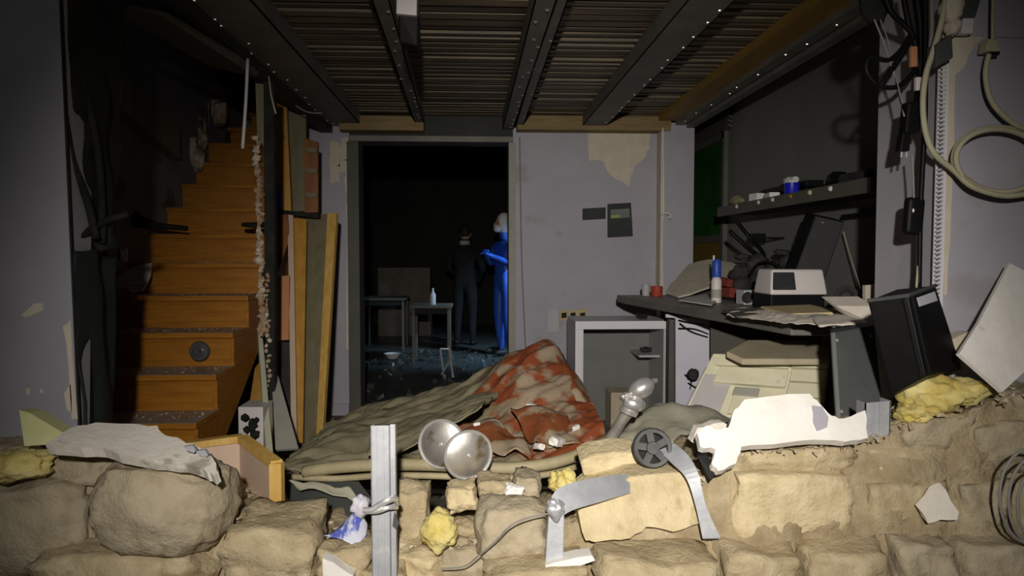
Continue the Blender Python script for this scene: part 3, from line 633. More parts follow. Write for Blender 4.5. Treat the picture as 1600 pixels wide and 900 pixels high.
tc = N.new('ShaderNodeTexCoord'); sx = N.new('ShaderNodeSeparateXYZ'); L.new(tc.outputs['Object'], sx.inputs[0])
nz = N.new('ShaderNodeTexNoise'); nz.inputs['Scale'].default_value = 4.5; nz.inputs['Detail'].default_value = 6; L.new(tc.outputs['Object'], nz.inputs['Vector'])
ad = N.new('ShaderNodeMath'); ad.operation = 'MULTIPLY_ADD'; L.new(nz.outputs['Fac'], ad.inputs[0]); ad.inputs[1].default_value = .9; L.new(sx.outputs['X'], ad.inputs[2])
mr = N.new('ShaderNodeMapRange'); mr.inputs['From Min'].default_value = .58; mr.inputs['From Max'].default_value = .66; L.new(ad.outputs[0], mr.inputs['Value'])
vz = N.new('ShaderNodeTexNoise'); vz.inputs['Scale'].default_value = 7; vz.inputs['Detail'].default_value = 5; L.new(tc.outputs['Object'], vz.inputs['Vector'])
m2 = N.new('ShaderNodeMapRange'); m2.inputs['From Min'].default_value = .47; m2.inputs['From Max'].default_value = .56; L.new(vz.outputs['Fac'], m2.inputs['Value'])
mx1 = N.new('ShaderNodeMix'); mx1.data_type = 'RGBA'; L.new(m2.outputs[0], mx1.inputs['Factor']); mx1.inputs['A'].default_value = (.26, .060, .018, 1); mx1.inputs['B'].default_value = (.34, .26, .175, 1)
mx2 = N.new('ShaderNodeMix'); mx2.data_type = 'RGBA'; L.new(mr.outputs[0], mx2.inputs['Factor']); L.new(prev, mx2.inputs['A']); L.new(mx1.outputs['Result'], mx2.inputs['B'])
L.new(mx2.outputs['Result'], bsdf.inputs['Base Color'])
part('sheet', hp, 'sheet_skin', tarp, smooth='all', solid=.006)
part('rolled_edge', MB().tube([P(475, 738, 2.58), P(520, 731, 2.55), P(600, 726, 2.5), P(690, 727, 2.48), P(780, 732, 2.48), P(850, 726, 2.5), P(900, 712, 2.55), P(945, 692, 2.62), P(960, 676, 2.68)], .022, 10, 6), 'lip', tarp, smooth='all')
part('rolled_edge', MB().tube([P(440, 744, 2.6), P(520, 748, 2.55), P(600, 743, 2.5), P(690, 744, 2.47), P(760, 748, 2.47), P(850, 742, 2.5), P(905, 728, 2.56)], .012, 8, 6), 'lip', tarp, smooth='all')
part('flap', MB().sheet([[P(575, 722, 2.66), P(620, 708, 2.68), P(680, 682, 2.72), P(725, 660, 2.76), P(752, 646, 2.82)],
    [P(575, 704, 2.85), P(622, 690, 2.87), P(684, 668, 2.9), P(730, 648, 2.95), P(758, 636, 3.0)],
    [P(585, 684, 3.15), P(635, 668, 3.15), P(695, 650, 3.17), P(740, 634, 3.2), P(775, 622, 3.25)],
    [P(600, 668, 3.5), P(650, 652, 3.5), P(710, 634, 3.5), P(755, 615, 3.5), P(790, 600, 3.5)]], 60, 46, .012, 7, 8, .01, .018), 'olive', tarp, solid=.006, smooth='all')
part('fold', MB().sheet([[P(700, 668, 2.95), P(740, 655, 2.95), P(775, 655, 2.95)], [P(735, 690, 2.8), P(775, 680, 2.8), P(815, 690, 2.8)], [P(790, 712, 2.66), P(810, 700, 2.66), P(838, 712, 2.66)]], 16, 16, .03, 9, 5), 'rust_red', tarp, solid=.006, smooth='all')
part('fold', MB().sheet([[P(800, 650, 3.0), P(845, 640, 3.0), P(880, 650, 3.0)], [P(820, 680, 2.85), P(860, 672, 2.8), P(900, 682, 2.8)], [P(850, 704, 2.7), P(880, 690, 2.68), P(915, 700, 2.68)]], 16, 16, .035, 9, 6), 'rust_red', tarp, solid=.006, smooth='all')
part('fold', MB().sheet([[P(845, 545, 3.66), P(860, 540, 3.64), P(875, 560, 3.62)], [P(868, 575, 3.5), P(885, 575, 3.46), P(900, 600, 3.44)], [P(885, 610, 3.3), P(905, 612, 3.26), P(922, 640, 3.22)], [P(895, 640, 3.2), P(910, 645, 3.16), P(922, 665, 3.14)]], 12, 24, .02, 9, 7), 'rust_red', tarp, solid=.006, smooth='all')
for i, (x, y, Y, s) in enumerate([(830, 636, 3.05, .05), (870, 690, 2.66, .07), (842, 698, 2.64, .05), (745, 663, 2.9, .03), (900, 668, 2.8, .04)]):
    solo('plaster_chip', MB().rock(P(x, y, Y), (s, s * .6, s * .5), (.3, .2, i), 60 + i, .3, .15, 3), 'white_plaster', ['white plaster chip high on the rust-red sheet', 'widest pale chip lying low on the rust-red sheet', 'pale chip just right of the pan lids', 'tiny pale chip above the pan lids', 'pale chip at the right rim of the red sheet'][i], 'plaster')
# dark plank under the sheet edge and a blue printed wrapper
dp = plane((445, 760, 2.5), (580, 770, 2.4), (445, 830, 2.3))
solo('dark_board', MB().prism([dp(*q) for q in [(436, 756), (560, 752), (590, 790), (560, 835), (436, 840)]], (0, .02, -.02)), 'speaker', 'dark grey board lying under the rolled sheet edge', 'board')
solo('sheet_scrap', MB().sheet([[P(448, 752, 2.42), P(500, 756, 2.4), P(545, 762, 2.38)], [P(470, 765, 2.4), P(515, 768, 2.36), P(570, 790, 2.34)]], 12, 8, .012, 12, 4), 'olive_grey', 'torn olive scrap hanging over the dark board', 'scrap', solid=.004, smooth='all')
solo('wrapper', MB().sheet([[P(548, 806, 2.0), P(560, 800, 2.0), P(574, 818, 2.0)], [P(522, 830, 1.96), P(545, 826, 1.95), P(572, 842, 1.95)], [P(506, 838, 1.93), P(535, 845, 1.92), P(570, 860, 1.92)]], 12, 12, .008, 15, 2), 'blue_print', 'crumpled blue and white wrapper beside the metal stud', 'wrapper', solid=.002, smooth='all')
solo('wrapper', MB().blob(P(563, 790, 1.98), (.05, .05, .065), 8, .35, 3), 'lilac_board', 'crumpled pale plastic bag behind the metal stud', 'wrapper', smooth='all')

# pan lids
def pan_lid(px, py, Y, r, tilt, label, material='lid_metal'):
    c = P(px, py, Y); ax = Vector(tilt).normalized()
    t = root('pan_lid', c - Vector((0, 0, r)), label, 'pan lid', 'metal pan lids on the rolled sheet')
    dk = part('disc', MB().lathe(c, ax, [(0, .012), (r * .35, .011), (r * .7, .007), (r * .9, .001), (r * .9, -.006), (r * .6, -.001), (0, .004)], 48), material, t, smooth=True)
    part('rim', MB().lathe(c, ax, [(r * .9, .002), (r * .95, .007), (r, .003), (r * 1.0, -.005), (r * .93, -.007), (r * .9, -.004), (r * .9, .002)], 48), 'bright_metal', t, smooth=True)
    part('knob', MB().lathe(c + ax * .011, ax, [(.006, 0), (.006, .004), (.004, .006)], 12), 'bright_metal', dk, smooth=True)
pan_lid(732, 711, 2.28, .083, (.30, -1, .02), 'round shiny pan lid with brown stone reflections painted on')
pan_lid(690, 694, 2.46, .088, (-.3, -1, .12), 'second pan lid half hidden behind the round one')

# chrome tap fitting
tf = root('tap_fitting', P(948, 700, 2.6), 'chrome tap fitting with two round knobs sticking out of debris', 'tap')
part('pipe', MB().tube([P(940, 706, 2.56), P(955, 685, 2.55), P(970, 660, 2.53), P(982, 642, 2.52)], [.026, .022, .02, .024], 14, 4), 'dull_pipe', tf, smooth='all')
part('knob', MB().blob(P(990, 631, 2.5), (.085, .065, .062), 1, .08, 3, rot=(0, .2, 0)), 'chrome', tf, smooth='all')
part('knob', MB().blob(P(1002, 607, 2.5), (.10, .07, .07), 2, .08, 3, rot=(0, -.5, 0)), 'chrome', tf, smooth='all')
part('collar', MB().lathe(P(982, 643, 2.51), (.3, 0, .8), [(.02, -.01), (.034, -.008), (.036, .008), (.02, .012)], 20), 'chrome', tf, smooth=True)
part('spout', MB().tube([P(985, 622, 2.52), P(978, 617, 2.5), P(972, 622, 2.48)], .012, 10, 3), 'chrome', tf, smooth='all')
part('spindle', MB().tube([P(1008, 600, 2.5), P(1016, 597, 2.52), P(1026, 594, 2.54)], [.010, .009, .012], 10, 3), 'dull_pipe', tf, label='dull brown spindle end', smooth='all')

# black wheel
cw = P(1019, 700, 2.05); ax = Vector((-.05, -1, .25)).normalized(); R0 = .058
wh = root('loose_caster', cw - Vector((0, 0, R0)), 'small black spoked plastic wheel lying beside the pale block', 'wheel')
part('tyre', MB().lathe(cw, ax, [(R0 * .78, .012), (R0 * .95, .014), (R0 * 1.03, 0), (R0 * .95, -.02), (R0 * .78, -.02), (R0 * .74, -.004), (R0 * .78, .012)], 28), 'wheel_black', wh, smooth=True)
part('hub', MB().lathe(cw, ax, [(.006, .02), (.018, .018), (.022, .004), (.02, -.012)], 18), 'wheel_black', wh, smooth=True)
u = ax.orthogonal().normalized(); v = ax.cross(u)
for k in range(5):
    a = k * 2 * math.pi / 5 + .3; d = u * math.cos(a) + v * math.sin(a); e = ax.cross(d)
    part('spoke', MB().par(cw + d * .016 - e * .011 - ax * .008, d * .034, e * .022, ax * .018), 'wheel_black', wh, bevel=.003)
part('back_plate', MB().lathe(cw - ax * .019, ax, [(R0 * .8, 0), (R0 * .8, .003)], 24), 'black_plastic', wh)

# grey cloth mound right of centre
solo('dusty_cloth', MB().sheet([
    [P(900, 722, 2.5), P(960, 716, 2.48), P(1030, 720, 2.42), P(1100, 722, 2.4)],
    [P(935, 700, 2.6), P(985, 688, 2.6), P(1040, 684, 2.55), P(1110, 690, 2.5)],
    [P(965, 672, 2.75), P(1010, 652, 2.75), P(1065, 646, 2.7), P(1135, 664, 2.65)],
    [P(985, 660, 2.95), P(1030, 636, 2.95), P(1080, 636, 2.9), P(1140, 660, 2.85)],
    [P(990, 690, 3.1), P(1040, 670, 3.1), P(1090, 668, 3.05), P(1150, 690, 3.0)]], 40, 34, .025, 8, 9, .02), 'olive_grey', 'dusty olive-grey cloth mound behind the black wheel', 'cloth', solid=.006, smooth='all')

# ---------------------------------------------------------------- boards and clutter beside the stairs
def leaning(name, quad, t, m, label, cat='board', group=None, edge=None, edge_mat=None):
    q = [P(*a) for a in quad]; n = (q[1] - q[0]).cross(q[3] - q[0]).normalized()
    if n.dot(CAM_LOC - q[0]) > 0: n = -n
    if edge is None: return solo(name, MB().hexa(q, [p + n * t for p in q]), m, label, cat, group, bevel=.003)
    r = root(name, (q[2] + q[3]) / 2, label, cat, group)
    part('panel', MB().hexa(q, [p + n * t for p in q]), m, r)
    k = edge; a0, a1 = q[1], q[2]; b0 = a0 + (q[1] - q[0]) * k; b1 = a1 + (q[2] - q[3]) * k
    f = [a0, b0, b1, a1]; part('edging', MB().hexa([p - n * .004 for p in f], [p + n * t for p in f]), edge_mat, r)
    return r
leaning('leaning_door_panel', [(478, 336, 4.75), (512, 334, 4.72), (494, 692, 4.05), (472, 692, 4.08)], .03, 'drab_board', 'drab brown door panel with orange edge leaning near the doorway', edge=.42, edge_mat='edge_wood')  # a loose door panel with its edge strip
leaning('leaning_plank', [(458, 340, 4.6), (479, 342, 4.6), (473, 692, 3.95), (462, 692, 3.95)], .03, 'orange_board', 'tall orange plank with pale left edge leaning beside door panel')
leaning('leaning_batten', [(449, 335, 4.55), (458, 336, 4.55), (464, 692, 3.9), (455, 692, 3.9)], .02, 'pink_board', 'narrow pinkish batten left of the orange plank')
leaning('terracotta_board', [(430, 432, 4.3), (452, 430, 4.3), (451, 531, 4.2), (427, 532, 4.2)], .02, 'terracotta', 'terracotta coloured board between steel post and batten')
leaning('dark_box', [(427, 534, 4.25), (456, 534, 4.25), (456, 640, 4.1), (427, 640, 4.1)], .2, 'black_dusty', 'dark dusty box below the terracotta board', 'box')
leaning('pale_batten', [(403, 514, 3.75), (410, 518, 3.75), (427, 708, 3.2), (416, 708, 3.2)], .02, 'pale_rail', 'thin pale green rail leaning in front of steel post', 'rail')
leaning('grey_board', [(424, 588, 3.7), (434, 586, 3.7), (466, 700, 3.35), (430, 702, 3.35)], .02, 'grey_board', 'short grey board leaning right of the pale rail')
leaning('orange_offcut', [(398, 575, 4.4), (420, 545, 4.4), (420, 640, 4.3), (388, 640, 4.3)], .03, 'orange_board', 'orange board offcut in the dark under the stairs')
leaning('diagonal_board', [(430, 335, 4.5), (449, 335, 4.5), (452, 372, 4.48), (428, 445, 4.45)], .02, 'varnish_dark', 'dark orange tapered board high beside the steel post')
# white box with dark dried plant in front of it
bx0 = P(374, 640, 3.3); 
solo('white_box', MB().par(P(373, 720, 3.3), (P(412, 720, 3.3) - P(373, 720, 3.3)), (0, .16, 0), (0, 0, P(373, 636, 3.3).z - P(373, 720, 3.3).z)), 'white_plastic', 'white carton at the foot of the stairs', 'box', bevel=.006)
dpn = MB(); rp = random.Random(3)
for i in range(26):
    c = P(rp.uniform(374, 404), rp.uniform(650, 712), 3.26); dpn.blob(c, (rp.uniform(.02, .045),) * 3, i, .5, 1)
solo('burnt_scrap', dpn, 'burnt', 'black charred lumps in front of the white carton', 'scrap')

# cupboard remains above the boards
cu = root('cupboard_remains', P(460, 334, 4.8), 'orange wooden cupboard frame remains high beside the stairs', 'cupboard')
part('side_board', MB().hexa([P(q[0], q[1], 4.7) for q in [(427, 160), (447, 155), (455, 330), (434, 330)]], [P(q[0], q[1], 4.7) + Vector((0, .03, 0)) for q in [(427, 160), (447, 155), (455, 330), (434, 330)]]), 'orange_board', cu)
part('back_board', MB().hexa([P(q[0], q[1], 4.85) for q in [(444, 165), (478, 180), (478, 330), (452, 330)]], [P(q[0], q[1], 4.85) + Vector((0, .02, 0)) for q in [(444, 165), (478, 180), (478, 330), (452, 330)]]), 'drab_board', cu)
part('door_stile', MB().hexa([P(q[0], q[1], 4.75) for q in [(474, 215), (497, 222), (497, 332), (476, 332)]], [P(q[0], q[1], 4.75) + Vector((0, .025, 0)) for q in [(474, 215), (497, 222), (497, 332), (476, 332)]]), 'varnish_dark', cu)
for y in (230, 262, 300): part('door_rail', MB().hexa([P(q[0], q[1], 4.73) for q in [(477, y), (495, y + 2), (495, y + 9), (477, y + 7)]], [P(q[0], q[1], 4.73) + Vector((0, .02, 0)) for q in [(477, y), (495, y + 2), (495, y + 9), (477, y + 7)]]), 'drab_board', cu)
part('shelf', MB().hexa([P(q[0], q[1], 4.62) for q in [(424, 326), (496, 334), (496, 341), (424, 333)]], [P(q[0], q[1], 4.62) + Vector((0, .22, .0)) for q in [(424, 326), (496, 334), (496, 341), (424, 333)]]), 'burnt', cu)
solo('small_bottle', MB().lathe(P(435, 326, 4.66), (0, 0, 1), [(.02, 0), (.022, .01), (.022, .08), (.012, .1), (.009, .15), (.004, .152)], 14), 'deep_blue', 'small blue bottle on the scorched cupboard shelf', 'bottle', smooth=True)

# steel post with torn plaster
po = root('steel_post', P(424, 720, 3.62), 'dark steel post with crumbling plaster edge beside the stairs', 'post')
pa, pb_ = P(420, 700, 3.62), P(418, 128, 3.62)
part('shaft', MB().hexa([pa + Vector((-.02, 0, -.3)), pa + Vector((.028, 0, -.3)), pa + Vector((.028, .05, -.3)), pa + Vector((-.02, .05, -.3))], [pb_ + Vector((-.02, 0, .0)), pb_ + Vector((.03, 0, .0)), pb_ + Vector((.03, .05, .0)), pb_ + Vector((-.02, .05, .0))][0:4]), 'burnt', po)
pe = MB(); re_ = random.Random(8)
for i in range(60):
    t = i / 59; y = 216 + (520 - 216) * t
    pe.blob(P(401 + 9 * t + re_.uniform(-2.5, 2.5), y, 3.6), (re_.uniform(.012, .045), .03, re_.uniform(.02, .045)), i, .6, 2)
part('plaster_edge', pe, 'rust_plaster', po, label='crumbly whitish and rusty plaster edge', smooth=True)
pe = MB()
for i in range(34):
    t = i / 33; y = 430 + (690 - 430) * t
    pe.blob(P(417 + 3 * t + re_.uniform(-3, 3), y, 3.6), (re_.uniform(.012, .03), .02, re_.uniform(.015, .03)), 80 + i, .5, 1)
part('plaster_edge', pe, 'rust_plaster', po, smooth=True)
part('upper_lath', MB().hexa([P(q[0], q[1], 3.66) for q in [(399, 130), (416, 132), (416, 232), (402, 216)]], [P(q[0], q[1], 3.66) + Vector((0, .02, 0)) for q in [(399, 130), (416, 132), (416, 232), (402, 216)]]), 'drab_board', po)
solo('white_rod', MB().tube([P(387, 92, 3.52), P(384, 160, 3.5), P(379, 232, 3.48)], .008, 8, 3), 'white_plastic', 'thin white rod hanging below the dark ceiling board', 'rod', smooth='all')
solo('hanging_wire', MB().tube([P(420, 120, 3.6), P(424, 150, 3.55), P(431, 178, 3.55)], .004, 6, 4), 'tan_cable', 'short pale wire dangling at the top of the steel post', 'wire')
solo('hanging_wire', MB().tube([P(462, 165, 4.4), P(480, 175, 4.4), P(503, 177, 4.4)], .004, 6, 4), 'grey_cable', 'short grey wire drooping under the left ceiling beam', 'wire')
lb = plane((250, 28, 2.9), (395, 108, 3.6), (250, 60, 2.9))
solo('ceiling_board', MB().hexa([P(248, 22, 2.75), P(262, 20, 2.75), P(410, 108, 3.75), P(400, 120, 3.75)], [p + Vector((-.25, .05, .06)) for p in (P(248, 22, 2.75), P(262, 20, 2.75), P(410, 108, 3.75), P(400, 120, 3.75))]), 'olive_dark', 'dark loose board slanting across the stairwell opening', 'board')
solo('wall_beam', MB().hexa([(XL, 3.0, 2.35), (XL + .08, 3.0, 2.35), (XL + .08, 5.0, 1.92), (XL, 5.0, 1.92)], [(XL, 3.0, 2.6), (XL + .08, 3.0, 2.6), (XL + .08, 5.0, 2.12), (XL, 5.0, 2.12)]), 'drab_board', 'drab sloping board on the stairwell wall', 'board')

# on the stairs
sp = plane((180, 455, 4.15), (235, 455, 4.15), (210, 412, 4.38))
solo('plaster_chip', MB().prism([sp(*q) for q in jag([(178, 452), (182, 432), (200, 420), (236, 411), (234, 432), (222, 455), (206, 458), (196, 446)], 2, 1.5, 22)], (0, .015, -.0)), 'cream_plaster', 'white plaster piece leaning on a middle stair step', 'plaster')
for i, (x, y, Y, s) in enumerate([(152, 378, 2.62, .03), (172, 372, 2.62, .022), (194, 398, 4.3, .04)]):
    solo('plaster_chip', MB().rock(P(x, y, Y), (s * 1.2, s, s * 2.0), (0, .2, i), 90 + i, .4, .2, 3), 'cream_plaster', ['pale plaster chip caught in the burnt curtain, left one', 'pale plaster chip caught in the burnt curtain, right one', 'pale plaster chip standing at the left stair edge'][i], 'plaster')
solo('burnt_stick', MB().tube([P(185, 322, 4.55), P(215, 345, 4.5), P(245, 352, 4.46), P(292, 357, 4.42)], [.07, .045, .018, .016], 8, 5), 'burnt', 'charred black stick lying across the upper stair steps', 'stick', smooth='all')
solo('burnt_stick', MB().tube([P(378, 351, 4.5), P(400, 352, 4.5), P(415, 351, 4.5)], [.012, .02, .014], 8, 4), 'burnt', 'short charred stump lying at the right stair end', 'stick', smooth='all')
kc = P(314, 548, 3.9)
kn = root('round_fitting', kc - Vector((0, 0, .05)), 'small dark round metal fitting on an orange stair riser', 'fitting')
part('disc', MB().lathe(kc + Vector((0, -.02, 0)), (0, -1, .1), [(.05, -.02), (.055, 0), (.048, .012), (.03, .014), (.028, .006), (.012, .006), (.01, .02)], 22), 'wheel_black', kn, smooth=True)
part('bolt', MB().lathe(kc + Vector((.025, -.04, .01)), (0, -1, 0), [(.008, 0), (.006, .006)], 8), 'bright_metal', kn)

# scorched hangings on the left reveal
cur = MB(); rows_c = []
for z in (2.75, 2.2, 1.7, 1.42, 1.28):
    fr = 1 if z > 1.6 else .6
    rows_c.append([Vector((-1.235 - .035 * t + .02 * math.sin(7 * t + z * 3), YF + .05 + .38 * t * fr + (.16 * (1 - fr) * 1.6 if fr < 1 else 0), z)) for t in (0, .25, .5, .75, 1)])
solo('burnt_curtain', MB().sheet(rows_c, 26, 40, .04, 9, 13), 'burnt', 'charred black hanging curtain on the left side of the breach', 'curtain', solid=.006, smooth='all')
solo('dark_green_tarp', MB().sheet([[Vector((-1.215 - .085 * t + .02 * math.sin(9 * t + z * 4), YF + .015 + .36 * t, z)) for t in (0, .25, .5, .75, 1)] for z in (1.26, .95, .6, .3, .05)], 26, 40, .025, 7, 14), 'dark_green', 'dark green tarp hanging below the burnt curtain', 'tarp', solid=.006, smooth='all')
for i, q in enumerate([[(100, 180, 2.22), (112, 250, 2.25), (135, 310, 2.3), (150, 372, 2.34)], [(128, 120, 2.3), (150, 220, 2.35), (158, 300, 2.38), (160, 380, 2.4)], [(104, 375, 2.24), (130, 366, 2.3), (165, 345, 2.4), (200, 335, 2.45)], [(120, 0, 2.3), (140, 90, 2.35), (150, 160, 2.38), (155, 290, 2.4)]]):
    solo('charred_cable', MB().tube([P(*a) for a in q], .012, 7, 5), 'burnt', ['charred cable slanting nearest the left wall edge', 'charred cable hanging down the middle of the burnt curtain', 'charred cable running toward the stairs', 'charred cable dropping from above the burnt curtain'][i], 'cable', smooth='all')

# open wooden box behind the boulder
ob = root('open_box', P(380, 850, 2.6), 'tan wooden box standing open behind the large boulder', 'box')
A, B, C = P(428, 724, 2.14), P(374, 684, 2.36), P(285, 696, 2.32)
dz = Vector((0, 0, A.z - .1)); n1 = (B - A).cross(Vector((0, 0, 1))).normalized()
def wallq(a, b, z0): return [a, b, Vector((b.x, b.y, z0)), Vector((a.x, a.y, z0))]
nrm = Vector((.85, .5, 0)).normalized() * .016
q = wallq(A, B, .12); part('side_panel', MB().hexa(q, [p + nrm for p in q]), 'pink_board', ob)
q = wallq(B, C, .12); part('side_panel', MB().hexa(q, [p + Vector((0, .016, 0)) for p in q]), 'pink_board', ob)
up = Vector((0, 0, .008))
q = [A - nrm * .6 + up, B - nrm * .6 + up, B + nrm * 1.6 + up, A + nrm * 1.6 + up]; part('rim', MB().hexa(q, [p - Vector((0, 0, .022)) for p in q]), 'edge_wood', ob)
q = [B + Vector((0, -.012, .008)), C + Vector((0, -.012, .008)), C + Vector((0, .028, .008)), B + Vector((0, .028, .008))]; part('rim', MB().hexa(q, [p - Vector((0, 0, .022)) for p in q]), 'edge_wood', ob)
q = [A + Vector((-.012, -.01, 0)), A + Vector((.022, -.004, 0)), A + Vector((.026, .02, 0)), A + Vector((-.006, .016, 0))]; part('corner_post', MB().hexa(q, [Vector((p.x, p.y, .1)) for p in q]), 'edge_wood', ob)

# ---------------------------------------------------------------- right side: counter and cabinets
ZC = .965
ct = root('counter', (1.4, 4.1, 0), 'long dark counter along the right wall heaped with clutter', 'counter')
fl, frr = PZ(977, 464, ZC), PZ(1236, 506, ZC)
poly = [fl, frr, Vector((XR - .005, frr.y - .05, ZC)), Vector((XR - .005, fl.y + .25, ZC)), Vector((fl.x - .01, fl.y + .25, ZC))]
part('worktop', MB().prism(poly, (0, 0, -.05)), 'counter', ct, bevel=.006)
part('support', MB().box(1.22, 1.30, 4.40, 4.46, 0, ZC - .05), 'olive_dark', ct)
part('support', MB().box(XR - .1, XR - .04, 3.25, 3.3, 0, ZC - .05), 'olive_dark', ct)
part('front_panel', MB().hexa([P(1110, 498, 4.02), P(1296, 505, 3.55), P(1296, 640, 3.55), P(1110, 640, 4.02)], [p + Vector((.02, .04, 0)) for p in (P(1110, 498, 4.02), P(1296, 505, 3.55), P(1296, 640, 3.55), P(1110, 640, 4.02))]), 'olive_dark', ct)
part('bracket', MB().rbox(P(1003, 493, 4.7), (.05, .1, .03)), 'black_plastic', ct)

# white open cabinet
Yc = 4.62; x0, x1 = P(899, 510, Yc).x, P(1044, 510, Yc).x; z1 = P(899, 502, Yc).z
wc = root('white_cabinet', ((x0 + x1) / 2, Yc + .25, 0), 'white open cabinet standing under the counter end', 'cabinet')
T = .055
part('side', MB().box(x0, x0 + T, Yc, Yc + .42, 0, z1 - T), 'white_enamel', wc, bevel=.004)
part('side', MB().box(x1 - .03, x1, Yc, Yc + .42, 0, z1 - T), 'cab_light', wc)
part('top', MB().box(x0, x1, Yc, Yc + .42, z1 - T, z1), 'white_enamel', wc, bevel=.004)
part('back', MB().box(x0 + T, x1 - .03, Yc + .40, Yc + .42, 0, z1 - T), 'cab_grey', wc)
part('bottom', MB().box(x0 + T, x1 - .03, Yc, Yc + .40, 0, .06), 'cab_grey', wc)
part('shelf', MB().box(x1 - .17, x1 - .03, Yc + .1, Yc + .40, .56, .575), 'cab_light', wc)
solo('storage_box', MB().box(x0 + .26, x0 + .44, Yc + .1, Yc + .3, .06, .32), 'tan_top', 'pale greenish box standing inside the white cabinet', 'box', bevel=.006)
solo('black_oddments', MB().blob((x1 - .1, Yc + .2, .6), (.09, .09, .04), 3, .3, 2), 'black_dusty', 'dark bundle on the small shelf of the white cabinet', 'bundle', smooth=True)

# white scribbled board
sb = root('white_board', P(1080, 640, 4.25), 'white panel with black scribbles standing under the counter', 'board')
q = [P(1056, 486, 4.25), P(1109, 488, 4.2), P(1109, 660, 4.2), P(1056, 660, 4.25)]
part('panel', MB().hexa(q, [p + Vector((0, .03, 0)) for p in q]), 'lilac_board', sb)
for i, a in enumerate([[(1060, 513), (1085, 514), (1107, 522)], [(1062, 505), (1080, 518), (1106, 527)], [(1064, 492), (1085, 497), (1104, 494)], [(1060, 500), (1082, 505), (1100, 508)], [(1075, 598), (1090, 606), (1105, 600)], [(1070, 585), (1080, 596), (1078, 608)]]):
    part('scribble', MB().tube([P(x, y, 4.19) for x, y in a], .005, 5, 5, flat=.5), 'black_plastic', sb)
solo('dark_lump', MB().blob(P(1083, 585, 4.12), (.07, .06, .07), 6, .2, 3), 'black_dusty', 'dark round lump hanging before the scribbled white panel', 'lump', smooth='all')
solo('paper_stack', MB().par(P(1040, 496, 4.3), P(1108, 500, 4.1) - P(1040, 496, 4.3), (.1, .3, 0), (0, 0, .02)).par(P(1046, 490, 4.32), P(1106, 492, 4.12) - P(1046, 490, 4.32), (.1, .28, 0), (.0, 0, .014)), 'white_paper', 'loose white papers stacked under the counter edge', 'paper')

# tipped cream chest of drawers
def chest():
    TL, TR, BR, BL = P(1114, 552, 3.34), P(1297, 558, 3.14), P(1284, 668, 3.0), P(1068, 645, 3.18)
    n = (TR - TL).cross(BL - TL).normalized()
    if n.dot(CAM_LOC - TL) > 0: n = -n
    ch = root('drawer_chest', (BL + BR) / 2, 'tipped cream metal chest of drawers under the counter', 'chest')
    bk = n * .3 + Vector((0, 0, .0))
    part('body', MB().hexa([TL, TR, BR, BL], [p + bk for p in (TL, TR, BR, BL)]), 'cream_metal', ch, bevel=.006)
    def B(u, v): return (TL * (1 - u) + TR * u) * (1 - v) + (BL * (1 - u) + BR * u) * v
    def front(name, u0, v0, u1, v1, m, h=.018):
        q = [B(u0, v0), B(u1, v0), B(u1, v1), B(u0, v1)]
        return part(name, MB().hexa([p - n * h for p in q], [p + n * .002 for p in q]), m, ch, bevel=.004)
    front('side_recess', .02, .36, .26, .98, 'lilac_inner', .004)
    for (u0, v0, u1, v1) in [(.08, .05, .68, .22), (.70, .03, .985, .2), (.12, .24, .69, .5), (.71, .23, .985, .4), (.71, .43, .985, .62), (.32, .68, .69, .96), (.71, .65, .985, .96)]:
        d = front('drawer', u0, v0, u1, v1, 'cream_metal')
    front('label_holder', .30, .53, .5, .66, 'grey_board', .006)
    return ch
chest()
tq = [P(1135, 549, 3.18), P(1160, 561, 3.1), P(1296, 561, 3.05), P(1296, 532, 3.4), P(1168, 531, 3.45)]
solo('worn_board', MB().prism(tq, (0, 0, -.028)), 'tan_top', 'worn tan board lying on the cream drawer chest', 'board', bevel=.006)
solo('white_block', MB().rbox(P(1294, 532, 3.45), (.04, .03, .035)), 'white_plastic', 'tiny white block under the counter near the speaker', 'block', bevel=.003)

# dark speaker
q = [P(1298, 520, 2.46), P(1366, 508, 2.36), P(1380, 645, 2.24), P(1306, 655, 2.32)]; nb = Vector((.06, .2, 0))
spk = root('speaker_box', (q[2] + q[3]) / 2, 'dark grey speaker box standing between chest and black case', 'speaker')
spc = part('cabinet', MB().hexa(q, [p + Vector((.088, .18, 0)) for p in q]), 'speaker', spk, bevel=.008)
e = [q[0], q[0].lerp(q[1], .09), q[3].lerp(q[2], .09), q[3]]
part('front_trim', MB().hexa([p - Vector((0, .006, 0)) for p in e], [p + Vector((0, .004, 0)) for p in e]), 'cab_grey', spk, bevel=.002)
for u_, v_ in [(.12, .1), (.9, .12), (.12, .92), (.9, .9)]:
    c = (q[0] * (1 - u_) + q[1] * u_) * (1 - v_) + (q[3] * (1 - u_) + q[2] * u_) * v_
    part('screw', MB().lathe(c - Vector((0, .004, 0)), (0, -1, 0), [(.006, 0), (.004, .004)], 8), 'grey_board', spc)

